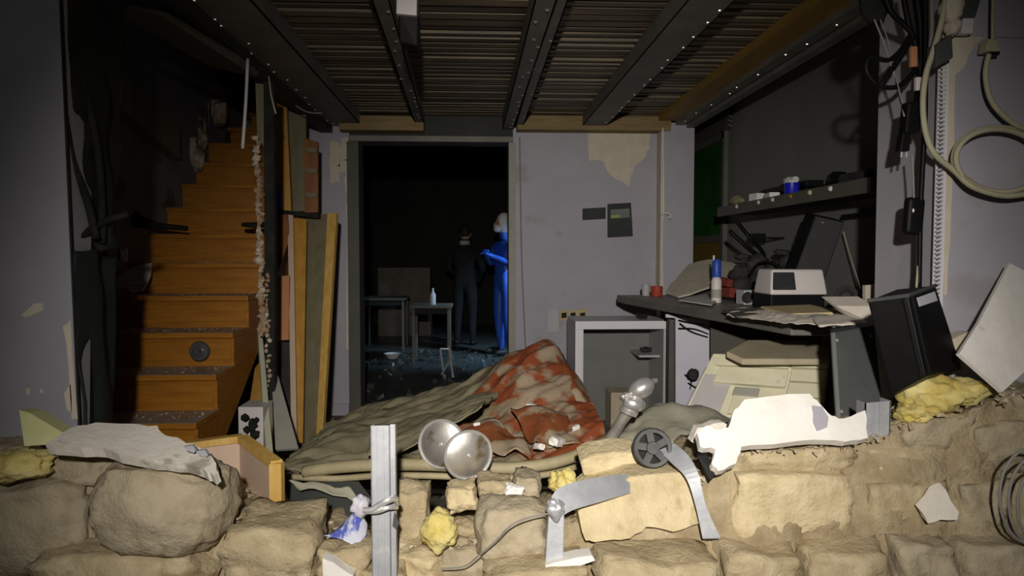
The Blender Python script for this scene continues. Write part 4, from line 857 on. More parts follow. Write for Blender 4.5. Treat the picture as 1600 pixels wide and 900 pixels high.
# black case
bc = root('black_case', P(1420, 615, 2.08), 'black plastic equipment case tilted against the right wall corner', 'case')
f0 = [P(1355, 470, 2.06), P(1419, 462, 1.98), P(1447, 588, 1.95), P(1392, 618, 2.02)]
f1 = [P(1419, 462, 1.98), P(1462, 446, 2.12), P(1504, 576, 2.10), P(1447, 588, 1.95)]
bk0 = P(1400, 452, 2.17); bk1 = P(1440, 600, 2.15)
part('shell', MB().add(f0 + [f1[1], f1[2], bk0, bk1], [(0, 3, 2, 1), (1, 2, 5, 4), (0, 1, 4, 6), (3, 7, 5, 2), (4, 5, 7, 6), (0, 6, 7, 3)]), 'black_plastic', bc, bevel=.006)
def lerpq(qd, u_, v_): return (qd[0] * (1 - u_) + qd[1] * u_) * (1 - v_) + (qd[3] * (1 - u_) + qd[2] * u_) * v_
def patch(qd, u0, v0, u1, v1, h): 
    n = (qd[1] - qd[0]).cross(qd[3] - qd[0]).normalized()
    if n.dot(CAM_LOC - qd[0]) < 0: n = -n
    a = [lerpq(qd, u0, v0), lerpq(qd, u1, v0), lerpq(qd, u1, v1), lerpq(qd, u0, v1)]
    return MB().hexa([p + n * h for p in a], [p - n * .003 for p in a])
part('label', patch(f1, .25, .06, .88, .17, .002), 'lilac_board', bc, label='small pale label')
part('ridge', patch(f0, .86, .02, .95, .98, .008), 'black_plastic', bc, bevel=.002)
part('ridge', patch(f1, .05, .02, .13, .98, .008), 'black_plastic', bc, bevel=.002)
part('lid_edge', MB().tube([f0[0], f0[1], f1[1]], .006, 6, 1), 'speaker', bc)

# clutter on the counter
cs = plane((1040, 456, 4.55), (1165, 432, 4.45), (1110, 406, 4.9))
solo('card_sheet', MB().prism([cs(*q) for q in jag([(1040, 456), (1056, 436), (1074, 414), (1108, 405), (1160, 411), (1168, 430), (1130, 441), (1096, 452), (1060, 463)], 2, 1.2, 31)], cs.n * .012), 'card', 'large dusty beige card sheet propped on the counter end', 'card')
solo('white_paper', MB().prism([PZ(*q, ZC + .012) for q in [(1060, 470), (1110, 455), (1130, 462), (1112, 478)]], (0, 0, .006)), 'white_paper', 'white paper under the card sheet on the counter', 'paper')
sc_ = PZ(1119, 473, ZC + .004)
bt_ = root('spray_bottle', sc_, 'tall white bottle with bright blue top on the counter', 'bottle')
s_ = F / sc_.y; hh = 70 / s_
part('body', MB().lathe(sc_, (0, 0, 1), [(.028, 0), (.031, .006), (.031, hh * .5), (.022, hh * .58), (.018, hh * .6)], 18), 'white_plastic', bt_, smooth=True)
part('label', MB().lathe(sc_ + Vector((0, 0, .03)), (0, 0, 1), [(.0314, 0), (.0318, .001), (.0318, .05), (.0314, .051)], 18), 'grey_board', bt_, smooth=True)
part('blue_top', MB().lathe(sc_ + Vector((0, 0, hh * .58)), (0, 0, 1), [(.026, 0), (.027, .004), (.027, hh * .34), (.02, hh * .4)], 18), 'blue_plastic', bt_, smooth=True)
part('nozzle', MB().lathe(sc_ + Vector((-.018, 0, hh * .96)), (0, 0, 1), [(.006, 0), (.006, .03)], 8), 'white_plastic', bt_)
def on_counter(px, py): return PZ(px, py, ZC + .001)
c = on_counter(1026, 463); solo('red_cup', MB().lathe(c, (0, 0, 1), [(.035, 0), (.04, .01), (.042, .07), (.036, .072), (.034, .012), (.003, .01)], 18), 'red_plastic', 'small red cup on the left counter end', 'cup', smooth=True)
c = on_counter(1009, 462); solo('grey_cup', MB().lathe(c, (0, 0, 1), [(.026, 0), (.028, .01), (.03, .08), (.026, .082), (.024, .012), (.003, .01)], 18), 'cab_light', 'small grey cup beside the red cup', 'cup', smooth=True)
c = on_counter(1160, 474); solo('red_folder', MB().rbox(c + Vector((.06, .3, .11)), (.22, .16, .05), (.1, .12, .3)).rbox(c + Vector((.08, .28, .05)), (.24, .2, .06), (0, .05, .2)), 'dark_red', 'dark red folders stacked behind the blue-topped bottle', 'folder', bevel=.004)
gb_ = root('small_box', on_counter(1180, 476), 'small pale box with dark round opening on the counter', 'box')
c = on_counter(1180, 477); s_ = F / c.y
part('carton', MB().rbox(c + Vector((0, .05, .045)), (.15, .1, .085), (0, 0, .1)), 'cab_light', gb_, bevel=.005)
part('opening', MB().lathe(c + Vector((-.05, -.008, .045)), (.05, -1, 0), [(.03, 0), (.034, .004), (.03, .012), (.01, .006)], 16), 'black_dusty', gb_, smooth=True)

# white device with dark window
Yd = 3.36; dL, dR = P(1204, 470, Yd), P(1294, 470, Yd)
dv = root('white_device', ((dL.x + dR.x) / 2, Yd + .1, ZC), 'white desktop device with a dark glossy window on counter', 'device')
part('base', MB().box(dL.x + .005, dR.x - .012, Yd + .01, Yd + .2, ZC + .0, P(1204, 460, Yd).z), 'black_plastic', dv, bevel=.006)
zt, zb_ = P(1250, 421, Yd).z, P(1250, 461, Yd).z
hd = MB().hexa([(dL.x, Yd, zb_), (dR.x, Yd, zb_), (dR.x, Yd + .22, zb_), (dL.x, Yd + .22, zb_)], [(dL.x + .016, Yd + .03, zt), (dR.x - .012, Yd + .03, zt), (dR.x - .012, Yd + .2, zt), (dL.x + .016, Yd + .2, zt)])
hdo = part('housing', hd, 'white_plastic', dv, bevel=.014, seg=4, smooth=True)
wn = [(dL.x + .022, Yd + .024, zt - .014), (dL.x + .125, Yd + .024, zt - .014), (dL.x + .125, Yd - .002, zb_ + .026), (dL.x + .012, Yd - .002, zb_ + .026)]
part('window', MB().hexa([Vector(p) + Vector((0, -.004, 0)) for p in wn], [Vector(p) + Vector((0, .01, 0)) for p in wn]), 'screen', hdo, bevel=.003, label='dark glossy window')
# papers and wood pieces on the near end
pr = random.Random(4)
for i, (x, y, s, m, lb_) in enumerate([(1165, 487, .16, 'paper', 'dusty paper sheet nearest the counter front edge'), (1215, 490, .2, 'paper', 'dusty paper sheet in front of the white device'), (1270, 494, .2, 'white_paper', 'pale paper sheet right of the white device'), (1310, 500, .18, 'paper', 'dusty paper sheet next to the round handset')]):
    c = PZ(x, y, ZC + .012 + .008 * i); a = pr.uniform(-.5, .5); u = Vector((math.cos(a), math.sin(a), .02)) * s / 2; v = Vector((-math.sin(a), math.cos(a), .03)) * s * .9
    solo('paper_sheet', MB().sheet([[c - u - v, c - v, c + u - v], [c - u, c + Vector((0, 0, .012)), c + u], [c - u + v, c + v, c + u + v]], 10, 10, .012, 12, i), m, lb_, 'paper', solid=.004, smooth='all')
solo('newspaper', MB().sheet([[PZ(1135, 493, ZC + .005), PZ(1190, 500, ZC + .012), PZ(1250, 506, ZC + .02), PZ(1330, 512, ZC + .02)],
    [PZ(1150, 487, ZC + .02), PZ(1200, 490, ZC + .03), PZ(1262, 496, ZC + .035), PZ(1345, 502, ZC + .03)],
    [PZ(1165, 482, ZC + .01), PZ(1212, 485, ZC + .03), PZ(1270, 489, ZC + .02), PZ(1350, 494, ZC + .03)]], 60, 24, .009, 16, 5), 'paper', 'crumpled beige newspaper spread along the near counter half', 'newspaper', solid=.004)
wd = [P(1232, 490, 2.95), P(1318, 487, 2.9), P(1326, 502, 2.9), P(1232, 510, 2.95)]
solo('wood_offcut', MB().hexa(wd, [p + Vector((0, .3, .01)) for p in wd]), 'tan_wood', 'tan wood offcut jutting over the near counter edge', 'wood', bevel=.004)
wd = [P(1150, 494, 3.12), P(1234, 489, 3.0), P(1234, 506, 3.0), P(1152, 497, 3.12)]
solo('dark_offcut', MB().hexa(wd, [p + Vector((.02, .25, .01)) for p in wd]), 'olive_dark', 'dark board end left of the tan wood offcut', 'wood', bevel=.003)
ps = [P(1306, 478, 2.75), P(1366, 478, 2.65), P(1370, 508, 2.6), P(1335, 502, 2.62)]
solo('paper_sheet', MB().hexa(ps, [p + Vector((0, .12, .03)) for p in ps]), 'paper', 'curled beige paper hanging over the dark speaker', 'paper')
solo('card_piece', MB().hexa([P(1352, 446, 2.72), P(1372, 444, 2.72), P(1372, 480, 2.72), P(1352, 480, 2.72)], [p + Vector((0, .02, 0)) for p in (P(1352, 446, 2.72), P(1372, 444, 2.72), P(1372, 480, 2.72), P(1352, 480, 2.72))]), 'card', 'small upright beige card behind the black case', 'card')
hs = root('round_handset', P(1328, 484, 3.0), 'dark round handset lying behind the papers', 'handset')
part('ring', MB().lathe(P(1322, 466, 3.0), (-.5, -1, .4), [(.03, 0), (.048, .012), (.05, .03), (.03, .035), (.02, .02), (.03, 0)], 20), 'black_dusty', hs, smooth=True)
part('grip', MB().tube([P(1328, 466, 3.0), P(1342, 472, 2.98), P(1352, 483, 2.96)], [.03, .022, .014], 10, 4), 'black_plastic', hs, smooth='all')
# tilted black unit behind the device
q = [P(1274, 336, 3.62), P(1320, 346, 3.56), P(1288, 440, 3.60), P(1238, 436, 3.66)]
for p_ in (q[2], q[3]): pass
low = [q[0], q[1], q[2] + (q[2] - q[1]) * .3, q[3] + (q[3] - q[0]) * .3]
bu = root('black_unit', (low[2] + low[3]) / 2, 'tilted flat black unit leaning on the wall behind white device', 'unit')
part('casing', MB().hexa(low, [p + Vector((-.02, .07, .02)) for p in low]), 'black_plastic', bu, bevel=.008)
fp = part('face_plate', patch(low, .1, .05, .88, .9, .004), 'black_plastic', bu)
part('stud', MB().lathe(lerpq(low, .3, .07), (0, -1, .1), [(.006, 0), (.004, .008)], 8), 'bright_metal', fp)
solo('thin_cable', MB().tube([P(1318, 362, 3.55), P(1325, 388, 3.5), P(1335, 420, 3.4), P(1345, 452, 3.3)], .003, 6, 4), 'tan_cable', 'thin pale cord hanging from the black unit', 'cord')
# black junk heap
jk = [(1160, 428, 4.35, .16, .1, .12), (1186, 418, 4.3, .14, .1, .16), (1212, 425, 4.2, .15, .1, .14), (1235, 412, 4.1, .12, .1, .14), (1160, 402, 4.42, .10, .06, .05), (1222, 395, 4.15, .10, .06, .04)]
jl = ['black bag lump at the left of the counter heap', 'tallest black lump in the counter heap', 'black lump behind the white device corner', 'black lump beside the tilted black unit', 'thin black strap end on the left heap', 'dusty grey wedge lying on the heap']
for i, (x, y, Y, a, b, c) in enumerate(jk):
    p = P(x, y, Y)
    mb = MB().blob(p, (a, b, c), 30 + i, .4, 3)
    if i < 4: mb.blob(Vector((p.x, p.y, (p.z + ZC) / 2)), (a * .9, b, (p.z - ZC) + .02), 50 + i, .12, 2)
    solo('black_lump', mb, 'black_dusty', jl[i], 'lump', smooth='all')
for i, a in enumerate([[(1140, 360, 4.45), (1165, 385, 4.4), (1190, 405, 4.3), (1215, 430, 4.2)], [(1150, 345, 4.4), (1172, 372, 4.4), (1192, 395, 4.3), (1196, 420, 4.25)], [(1170, 430, 4.2), (1185, 412, 4.15), (1205, 410, 4.1), (1225, 425, 4.05)]]):
    solo('black_cable', MB().tube([P(*b) for b in a], .013 if i < 2 else .008, 8, 5), 'black_plastic', ['thick black cable sloping along the dark wall', 'upper black cable dropping from the shelf end', 'black cable curled over the counter heap'][i], 'cable', smooth='all')
solo('socket_box', MB().rbox(P(1183, 372, 4.55), (.10, .05, .06)).rbox(P(1215, 372, 4.4), (.16, .03, .014)), 'black_plastic', 'black socket box with bar on the dark wall', 'socket', bevel=.004)

# wall shelf
ZS = 1.535
sh = root('wall_shelf', (1.82, 3.9, ZS), 'long black shelf with round pegs on the dark right wall', 'shelf')
part('board', MB().box(1.70, XR - .002, 2.95, 4.86, ZS, ZS + .05), 'black_dusty', sh, bevel=.004)
part('lip', MB().box(1.685, 1.702, 2.95, 4.88, ZS - .012, ZS + .055), 'olive_dark', sh, bevel=.003)
for i, px in enumerate((1152, 1186, 1208, 1236, 1266, 1298)):
    p = PX(px, 315, 1.685); p.z = ZS + .035
    part('peg', MB().lathe(p, (-1, 0, 0), [(.013, 0), (.013, .006), (.008, .012)], 12), ['cab_light', 'cab_light', 'cab_light', 'yellow_panel', 'tan_top', 'white_plastic'][i], sh, smooth=True)
ZT = ZS + .051
def on_shelf(px, X=1.78): p = PX(px, 300, X); p.z = ZT; return p
c = on_shelf(1237); solo('blue_cup', MB().lathe(c, (0, 0, 1), [(.036, 0), (.04, .006), (.042, .075), (.038, .077), (.036, .01), (.003, .008)], 20), 'deep_blue', 'bright blue cup on the wall shelf', 'cup', smooth=True)
c = on_shelf(1183); solo('small_carton', MB().rbox(c + Vector((0, 0, .03)), (.06, .09, .06), (0, 0, .2)), 'white_paper', 'white carton on the shelf, left of the pair', 'carton', bevel=.003)
c = on_shelf(1206); solo('small_carton', MB().rbox(c + Vector((0, 0, .022)), (.06, .11, .044), (0, 0, -.1)), 'white_paper', 'flat white carton on the shelf beside blue cup', 'carton', bevel=.003)
c = on_shelf(1152); solo('dried_bundle', MB().blob(c + Vector((0, 0, .035)), (.09, .2, .07), 12, .35, 3), 'olive', 'olive ball-shaped bundle at the left shelf end', 'bundle', smooth='all')
c = on_shelf(1240, 1.86); solo('black_box', MB().rbox(c + Vector((0, .05, .065)), (.10, .62, .035), (0, 0, 0)).rbox(c + Vector((.0, .05, .024)), (.05, .5, .046)), 'black_plastic', 'long flat black box behind the blue cup', 'box', bevel=.005)
c = on_shelf(1236, 1.84); solo('white_crumple', MB().blob(c + Vector((0, 0, .105)), (.07, .12, .045), 6, .4, 3), 'white_paper', 'crumpled white paper on the long black box', 'paper')
c = on_shelf(1308); solo('black_pouch', MB().blob(c + Vector((0, 0, .042)), (.09, .16, .08), 16, .15, 3), 'black_plastic', 'shiny black pouch on the wall shelf', 'pouch', smooth='all')
c = on_shelf(1352, 1.82); solo('flat_case', MB().rbox(c + Vector((0, 0, .03)), (.12, .24, .05), (0, .05, .1)), 'black_dusty', 'flat black case at the near end of the wall shelf', 'case', bevel=.008)
solo('shelf_strip', MB().box(XR - .05, XR - .001, 2.95, 3.6, ZS - .09, ZS - .07), 'black_plastic', 'thin black strip below the wall shelf', 'strip')

# ---------------------------------------------------------------- on the back wall
s1 = pf
def on_back(poly, t=.02): return MB().prism([pf(*q) for q in poly], (0, -t, 0))
solo('narrow_display', on_back([(910, 326), (946, 324), (946, 342), (910, 344)], .012), 'screen', 'narrow dark wall display left of the square one', 'display', bevel=.002)
dp_ = root('wall_display', pf(968, 370), 'square dark wall display with a grey readout', 'display')
part('casing', on_back([(949, 319), (985, 317), (988, 369), (949, 371)], .025), 'screen', dp_, bevel=.004)
rdo = part('readout', on_back([(953, 328), (982, 326), (983, 340), (953, 342)], .028), 'screen_grey', dp_)
part('readout_bar', on_back([(953, 337), (968, 336), (968, 340), (953, 341)], .030), 'lime', rdo, label='lime green readout bar')
sw = root('switch_plate', pf(864, 520), 'tall grey switch plate on the back wall', 'switch')
swp = part('plate', on_back([(855, 485), (873, 484), (873, 518), (856, 520)], .012), 'cab_light', sw, bevel=.002)
for y in (490, 500, 509): part('rocker', on_back([(859, y), (869, y), (869, y + 6), (859, y + 6)], .016), 'lilac_inner', swp, bevel=.001)
so = root('triple_socket', pf(896, 500), 'tan three-gang socket frame with dark square holes', 'socket')
sof = part('frame', on_back([(874, 486), (917, 483), (917, 498), (874, 501)], .010), 'tan_wood', so, bevel=.002)
for x in (877, 891, 906): part('socket_hole', on_back([(x, 489), (x + 8, 488), (x + 8, 496), (x, 497)], .012), 'black_plastic', sof)
solo('wall_hook', MB().tube([P(1034, 336, YB - .15), P(1040, 333, YB - .17), P(1048, 336, YB - .18), P(1046, 342, YB - .18)], .008, 7, 4), 'white_plastic', 'small white hook on the pillar edge', 'hook', smooth='all')

# hanging lamp
hl = root('ceiling_spotlight', P(636, 0, 2.9), 'black ceiling spotlight with white mount hanging between beams', 'spotlight')
part('mount', MB().hexa([P(620, -30, 2.9), P(652, -30, 2.9), P(651, 24, 2.9), P(619, 21, 2.9)], [P(620, -30, 2.9) + Vector((0, .08, 0)), P(652, -30, 2.9) + Vector((0, .08, 0)), P(651, 24, 2.9) + Vector((0, .08, 0)), P(619, 21, 2.9) + Vector((0, .08, 0))]), 'white_plastic', hl, bevel=.004)
part('housing', MB().hexa([P(622, 22, 2.92), P(654, 24, 2.92), P(652, 73, 2.96), P(624, 66, 2.96)], [p + Vector((0, .09, 0)) for p in (P(622, 22, 2.92), P(654, 24, 2.92), P(652, 73, 2.96), P(624, 66, 2.96))]), 'black_plastic', hl, bevel=.006)
part('stem', MB().tube([P(636, -30, 2.94), P(636, -34, 2.94), Vector((P(636, -30, 2.94).x, 2.94, CZ + .018))], .008, 8, 1), 'black_plastic', hl)

# ---------------------------------------------------------------- cables on the right wall
def cable(pts, r, m, label, name='black_cable', g=None): return solo(name, MB().tube([P(*p) for p in pts], r, 8, 6), m, label, 'cable', g, smooth='all')
YC = 2.14
th = []
for k in range(84):
    a = k / 83 * 2 * math.pi * 3.0 + 2.6; rr_ = 1 + .05 * math.sin(k * .45) + (.04 if (k // 28) % 2 else -.02)
    th.append(P(1562 + 67 * rr_ * math.cos(a), 251 + 52 * rr_ * math.sin(a), YC + .012 * math.sin(a * .7)))
solo('cable_coil', MB().tube(th, .0085, 8, 2), 'tan_cable', 'beige cable wound into a round coil on the right wall', 'cable', smooth='all')
cable([(1545, 85, YC), (1540, 115, YC), (1546, 150, YC), (1562, 175, YC), (1590, 197, YC), (1625, 210, YC)], .008, 'tan_cable', 'beige cable curving down from the wall plug to the coil', 'beige_cable')
cable([(1480, -20, YC), (1472, 30, YC), (1458, 80, YC), (1447, 115, YC), (1442, 160, YC), (1446, 205, YC), (1460, 240, YC), (1490, 266, YC), (1520, 292, YC - .02), (1570, 306, YC - .02), (1620, 300, YC - .02)], .009, 'tan_cable', 'long beige cable sweeping from above into the coil', 'beige_cable')
cable([(1552, -20, YC), (1551, 30, YC), (1551, 62, YC)], .005, 'tan_cable', 'straight beige cable above the wall plug', 'beige_cable')
YK = 2.24
cable([(1445, -20, 2.2), (1446, 60, 2.2), (1446, 120, 2.19), (1445, 200, 2.18), (1441, 270, 2.18), (1438, 340, 2.18), (1436, 452, 2.18)], .008, 'black_plastic', 'long black cable running straight down the wall corner')
cable([(1378, -20, YK), (1392, 18, YK), (1412, 38, YK), (1426, 56, YK), (1416, 74, YK), (1396, 104, YK), (1376, 134, YK)], .009, 'black_plastic', 'black cable forming the crossing of the loop')
cable([(1432, 105, YK), (1420, 122, YK), (1400, 136, YK), (1374, 134, YK), (1356, 116, YK), (1354, 98, YK), (1364, 90, YK), (1388, 94, YK), (1408, 78, YK), (1425, 50, YK)], .008, 'black_plastic', 'black cable hanging in a wide open loop')
cable([(1430, -20, 2.24), (1438, 40, 2.24), (1440, 90, 2.24), (1438, 120, 2.24), (1434, 165, 2.22)], .014, 'black_plastic', 'thick black cable bundle above the power adapter')
cable([(1410, -20, YK), (1418, 30, YK), (1430, 70, YK), (1436, 110, YK)], .009, 'black_plastic', 'black cable left of the thick bundle')
cable([(1455, -20, 2.2), (1456, 40, 2.2), (1452, 90, 2.2), (1446, 140, 2.19)], .007, 'grey_cable', 'grey cable right of the thick bundle', 'grey_cable')
cable([(1366, 30, YK), (1382, 70, YK), (1395, 112, YK), (1404, 145, YK), (1413, 182, YK - .06)], .003, 'grey_cable', 'thin grey wire sloping to the power adapter', 'grey_cable')
cable([(1375, 30, YK), (1388, 65, YK), (1397, 110, YK), (1410, 160, YK - .06)], .002, 'grey_cable', 'thinnest wire sloping beside the other thin wire', 'grey_cable')
cable([(1425, 240, 2.18), (1427, 275, 2.18), (1428, 312, 2.18)], .003, 'grey_cable', 'thin cord from which the black mouse hangs', 'grey_cable')
cable([(1440, 368, 2.18), (1436, 400, 2.18), (1432, 450, 2.18)], .004, 'tan_cable', 'pale cord below the black mouse', 'pale_cable')
solo('cable_bundle', MB().blob(P(1368, 8, YK + .05), (.10, .06, .12), 21, .35, 3), 'burnt', 'dark cable tangle at the top of the wall opening', 'cable', smooth='all')
def pbox(name, x0, y0, x1, y1, Y, t, m, label, cat, bev=.006, skew=0):
    a = [P(x0 + skew, y0, Y), P(x1 + skew, y0, Y), P(x1, y1, Y), P(x0, y1, Y)]
    return solo(name, MB().hexa(a, [p + Vector((0, t, 0)) for p in a]), m, label, cat, bevel=bev)
pbox('power_adapter', 1414, 158, 1438, 208, 2.17, .04, 'black_plastic', 'black power adapter hanging among the cables', 'adapter', .008, 5)
pl_ = root('power_plug', P(1414, 245, 2.18), 'black two-pin plug below the power adapter', 'plug')
a = [P(1411, 206, 2.175), P(1424, 206, 2.175), P(1422, 236, 2.175), P(1406, 236, 2.175)]
part('body', MB().hexa(a, [p + Vector((0, .03, 0)) for p in a]), 'black_plastic', pl_, bevel=.005)
for x in (1409, 1417): part('pin', MB().tube([P(x, 234, 2.19), P(x - 1, 246, 2.19)], .003, 6, 1), 'galv', pl_)
ms = root('computer_mouse', P(1427, 368, 2.18), 'black computer mouse hanging by its cord', 'mouse')
part('shell', MB().rbox(P(1427, 338, 2.19), (.058, .036, .12), (0, .06, 0)), 'black_plastic', ms, bevel=.017, seg=5, smooth=True)
part('wheel', MB().blob(P(1427, 329, 2.168), (.008, .008, .016), 2, .02, 2), 'bright_metal', ms, smooth='all')
a = [P(1464, 68, 2.12), P(1488, 52, 2.12), P(1490, 90, 2.12), P(1462, 106, 2.12)]
solo('power_adapter', MB().hexa(a, [p + Vector((0, .05, 0)) for p in a]), 'speaker', 'dark grey adapter block on the plaster strip', 'adapter', bevel=.005)
pbox('white_connector', 1432, 120, 1443, 141, 2.17, .015, 'white_plastic', 'small white connector above the power adapter', 'connector', .003)
pbox('white_connector', 1503, 28, 1520, 52, 2.15, .03, 'white_plastic', 'white connector block at top right of plaster strip', 'connector', .003, 3)
pbox('dark_connector', 1497, -5, 1524, 28, 2.15, .03, 'speaker', 'dark connector above the white connector block', 'connector', .004, 10)
wpg = root('wall_plug', P(1552, 85, 2.15), 'beige plug adapter with dark end on the right wall', 'plug')
a = [P(1545, 60, 2.14), P(1560, 60, 2.14), P(1564, 80, 2.14), P(1541, 80, 2.14)]; part('body', MB().hexa(a, [p + Vector((0, .04, 0)) for p in a]), 'tan_cable', wpg, bevel=.005)
a = [P(1549, 79, 2.145), P(1563, 79, 2.145), P(1562, 86, 2.145), P(1550, 86, 2.145)]; part('end', MB().hexa(a, [p + Vector((0, .03, 0)) for p in a]), 'black_plastic', wpg, bevel=.002)
pbox('red_connector', 1424, 72, 1434, 104, 2.19, .015, 'terracotta', 'small red-brown connector in the cable bundle', 'connector', .003)
solo('plaster_lump', MB().blob(P(1487, 10, 2.15), (.07, .05, .11), 8, .3, 3).blob(P(1487, 42, 2.16), (.045, .05, .06), 9, .3, 3), 'raw_plaster', 'lumpy plaster blob at the top of the corner', 'plaster', smooth='all')
for i, (cx, rx, ry) in enumerate([(1612, 50, 75), (1620, 44, 70), (1630, 40, 62)]):
    solo('cable_loop', MB().tube([P(cx + rx * math.cos(t * .4 + .4), 775 + ry * math.sin(t * .4 + .4) + i * 8, 1.80) for t in range(15)], .004, 7, 3), 'grey_cable', ['outermost thin cable loop at the lower right edge', 'middle thin cable loop at the lower right edge', 'innermost thin cable loop at the lower right edge'][i], 'cable', smooth='all')

# ---------------------------------------------------------------- beyond the doorway
def table(px0, px1, py, Y, h, d, label):
    a, b = P(px0, py, Y), P(px1, py, Y); t = root('table', ((a.x + b.x) / 2, Y + d / 2, 0), label, 'table')
    z = a.z
    part('top', MB().box(a.x, b.x, Y, Y + d, z - .03, z), 'dark_table', t, bevel=.004)
    for x in (a.x + .04, b.x - .04):
        for y in (Y + .04, Y + d - .04): part('leg', MB().box(x - .015, x + .015, y - .015, y + .015, 0, z - .03), 'dark_table', t)
    part('rail', MB().box(a.x + .04, b.x - .04, Y + .03, Y + .05, z - .1, z - .03), 'back_room', t)
table(640, 706, 478, 8.3, .7, .5, 'small wooden table with a bottle on top in dark room')
table(562, 634, 466, 9.4, .7, .6, 'longer dark table at the left of the back room')
c = P(676, 476, 8.45); solo('small_bottle', MB().lathe(Vector((c.x, 8.5, P(640, 478, 8.3).z)), (0, 0, 1), [(.03, 0), (.035, .01), (.035, .12), (.014, .16), (.012, .2)], 14), 'lilac_board', 'small pale bottle on the table in the dark room', 'bottle', smooth=True)
solo('dark_cabinet', MB().box(P(590, 420, 11).x, P(672, 420, 11).x, 11, 11.5, 0, P(590, 418, 11).z), 'dark_table', 'low dark brown cabinet far in the back room', 'cabinet', bevel=.01)
solo('floor_bowl', MB().lathe(P(613, 560, 8.2), (0, 0, 1), [(.05, 0), (.09, .05), (.1, .06), (.09, .06), (.045, .008)], 18), 'white_plastic', 'small white bowl on the dark back room floor', 'bowl', smooth=True)
ch_ = root('fallen_chair', P(700, 575, 7.2), 'toppled metal chair frame on the back room floor', 'chair')
for a in [[(688, 545, 7.2), (694, 590, 7.2)], [(702, 545, 7.2), (708, 590, 7.1)], [(688, 545, 7.2), (702, 545, 7.2)], [(700, 540, 7.3), (706, 556, 7.2), (690, 585, 7.0)]]:
    part('tube', MB().tube([P(*b) for b in a], .012, 7, 3), 'galv', ch_)

# people -------------------------------------------------------------------------------------
def skin_body(name, J, E, rootv, m, parent):
    names = list(J); me = bpy.data.meshes.new(name); o0 = ORG[parent.name]
    me.from_pydata([Vector(J[n][0]) for n in names], [(names.index(a), names.index(b)) for a, b in E], [])
    o = bpy.data.objects.new(name, me); COL.objects.link(o); o.parent = parent
    md = o.modifiers.new('skin', 'SKIN'); md.use_smooth_shade = True; md.branch_smoothing = .4
    lay = me.skin_vertices[0].data if me.skin_vertices else None
    if lay is None:
        bm = bmesh.new(); bm.from_mesh(me); bm.verts.layers.skin.verify(); bm.to_mesh(me); bm.free(); lay = me.skin_vertices[0].data
    for i, n in enumerate(names):
        r = J[n][1]; lay[i].radius = r if isinstance(r, tuple) else (r, r); lay[i].use_root = (n == rootv)
    s = o.modifiers.new('sub', 'SUBSURF'); s.levels = 2; s.render_levels = 2
    me.materials.append(M[m]); ORG[o.name] = o0; return o
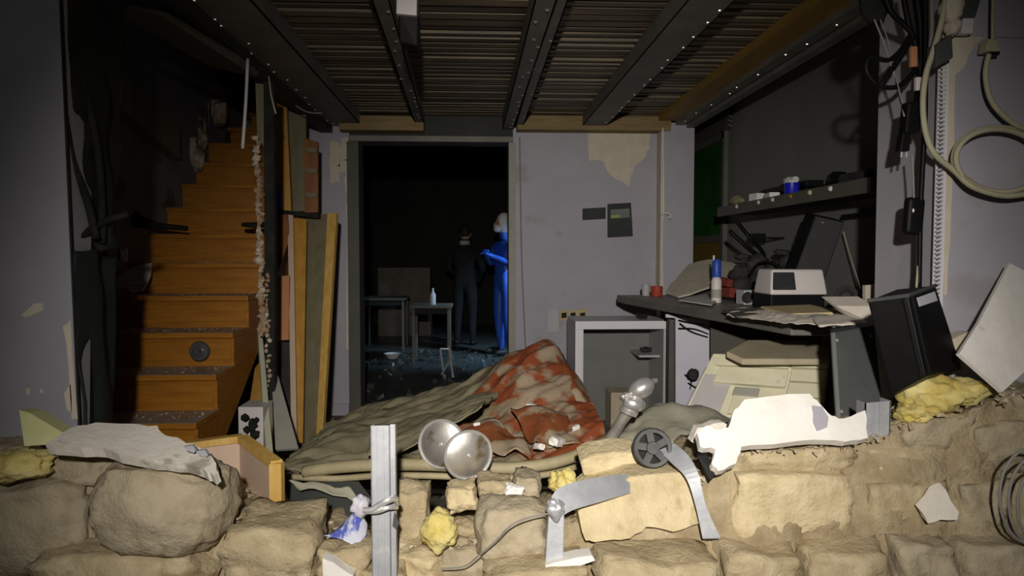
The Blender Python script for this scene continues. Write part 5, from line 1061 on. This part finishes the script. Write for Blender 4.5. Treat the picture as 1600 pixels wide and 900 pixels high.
def person(loc, rz, label, m, hood, facing_arms, h=1.75):
    k = h / 1.75; r = root('person', loc, label, 'person'); r.rotation_euler = (0, 0, rz); r.scale = (k, k, k)
    J = {'pel': ((0, 0, .95), (.15, .115)), 'waist': ((0, .0, 1.1), (.15, .11)), 'chest': ((0, 0, 1.3), (.175, .12)), 'neckb': ((0, .0, 1.45), (.10, .08)), 'neck': ((0, -.01, 1.53), .055), 'skull': ((0, -.02, 1.60), .07)}
    E = [('pel', 'waist'), ('waist', 'chest'), ('chest', 'neckb'), ('neckb', 'neck'), ('neck', 'skull')]
    for s, tagc in ((-1, 'l'), (1, 'r')):
        J['hip' + tagc] = ((s * .10, 0, .86), .105); J['knee' + tagc] = ((s * .11, -.02, .48), .072); J['ank' + tagc] = ((s * .12, .02, .10), .05); J['heel' + tagc] = ((s * .12, .01, .045), .045); J['toe' + tagc] = ((s * .13, -.16, .035), (.04, .032))
        E += [('pel', 'hip' + tagc), ('hip' + tagc, 'knee' + tagc), ('knee' + tagc, 'ank' + tagc), ('ank' + tagc, 'heel' + tagc), ('heel' + tagc, 'toe' + tagc)]
        J['sho' + tagc] = ((s * .19, 0, 1.40), .072); el, wr_ = facing_arms[tagc]
        J['elb' + tagc] = (el, .052); J['wri' + tagc] = (wr_, .036)
        d = (Vector(wr_) - Vector(el)).normalized(); pal = Vector(wr_) + d * .06; J['pal' + tagc] = (tuple(pal), (.036, .022))
        E += [('chest', 'sho' + tagc), ('sho' + tagc, 'elb' + tagc), ('elb' + tagc, 'wri' + tagc), ('wri' + tagc, 'pal' + tagc)]
        sd = d.cross(Vector((0, 0, 1))); sd = sd.normalized() if sd.length > .1 else Vector((1, 0, 0)); cu_ = d.cross(sd).normalized()
        if cu_.z > 0: cu_ = -cu_
        for f, (off, ln) in enumerate([(-.03, .07), (-.01, .08), (.01, .075), (.03, .06)]):
            b1 = pal + sd * off + d * .03; b2 = b1 + d * ln * .55 + cu_ * .015; b3 = b2 + d * ln * .3 + cu_ * .03
            for q_, (nm, v_) in enumerate((('a', b1), ('b', b2), ('c', b3))): J['f%d%s%s' % (f, nm, tagc)] = (tuple(v_), .0095)
            E += [('pal' + tagc, 'f%da%s' % (f, tagc)), ('f%da%s' % (f, tagc), 'f%db%s' % (f, tagc)), ('f%db%s' % (f, tagc), 'f%dc%s' % (f, tagc))]
        t1 = Vector(wr_) + d * .03 - sd * s * .04; t2 = t1 + d * .04 - sd * s * .02 + cu_ * .01
        J['ta' + tagc] = (tuple(t1), .011); J['tb' + tagc] = (tuple(t2), .0095); E += [('wri' + tagc, 'ta' + tagc), ('ta' + tagc, 'tb' + tagc)]
    skin_body('body', J, E, 'pel', m, r)
    def lp(name, mb, mt):
        me_o = mesh_obj(name, mb, mt, Vector((0, 0, 0)), smooth='all'); me_o.parent = r; me_o.location = (0, 0, 0); return me_o
    hc = Vector((0, -.03, 1.645))
    hm = MB().blob(hc, (.155, .195, .235), 0, 0, 3)
    for i, v_ in enumerate(hm.v):                       # brow, nose, chin
        q_ = v_ - hc
        if q_.y < 0 and q_.z < 0: v_.x = hc.x + q_.x * (1 + q_.z * 2.0)
    hm.tube([hc + Vector((0, -.095, .025)), hc + Vector((0, -.115, -.015)), hc + Vector((0, -.092, -.025))], [.009, .016, .012], 8, 3)
    for s in (-1, 1): hm.blob(hc + Vector((s * .078, .0, -.005)), (.022, .04, .06), 1, .05, 2)
    hd_ = lp('head', hm, 'skin')
    for s in (-1, 1): lp('eye', MB().blob(hc + Vector((s * .032, -.086, .012)), (.026, .016, .014), 1, 0, 2), 'screen')
    lp('mouth', MB().blob(hc + Vector((0, -.085, -.055)), (.05, .016, .012), 1, 0, 2), 'dark_red')
    if hood:
        hb = MB().blob(hc + Vector((0, .03, .015)), (.215, .225, .275), 2, .04, 3); lp('hood', hb, 'hood_white')
        lp('face_mask', MB().blob(hc + Vector((0, -.075, -.05)), (.115, .09, .10), 3, .03, 3), 'hood_white')
    else:
        lp('hair', MB().blob(hc + Vector((0, .025, .03)), (.175, .19, .21), 2, .06, 3), 'hair')
        lp('collar', MB().lathe((0, .0, 1.49), (0, .1, 1), [(.085, 0), (.075, .05), (.065, .06)], 18), 'olive_grey')
    for s in (-1, 1):
        lp('shoe', MB().blob((s * .125, -.07, .045), (.10, .29, .09), 4, .05, 3), 'boot')
    return r
fwd = {'l': ((-.25, -.06, 1.14), (-.08, -.20, 1.27)), 'r': ((.25, -.05, 1.14), (.07, -.21, 1.25))}
pz = P(792, 556, 8.9)
person(Vector((pz.x - .03, 8.9, 0)), math.radians(-62), 'person in blue protective coverall and white hood standing behind right door jamb', 'coverall_blue', True, fwd, 1.75)
pz = P(727, 537, 10.0)
person(Vector((pz.x, 9.9, 0)), math.radians(165), 'person in black clothes standing with back turned in the dark room', 'black_cloth', False, {'l': ((-.27, -.02, 1.13), (-.17, -.22, 1.03)), 'r': ((.27, -.02, 1.13), (.17, -.22, 1.05))}, 1.66)
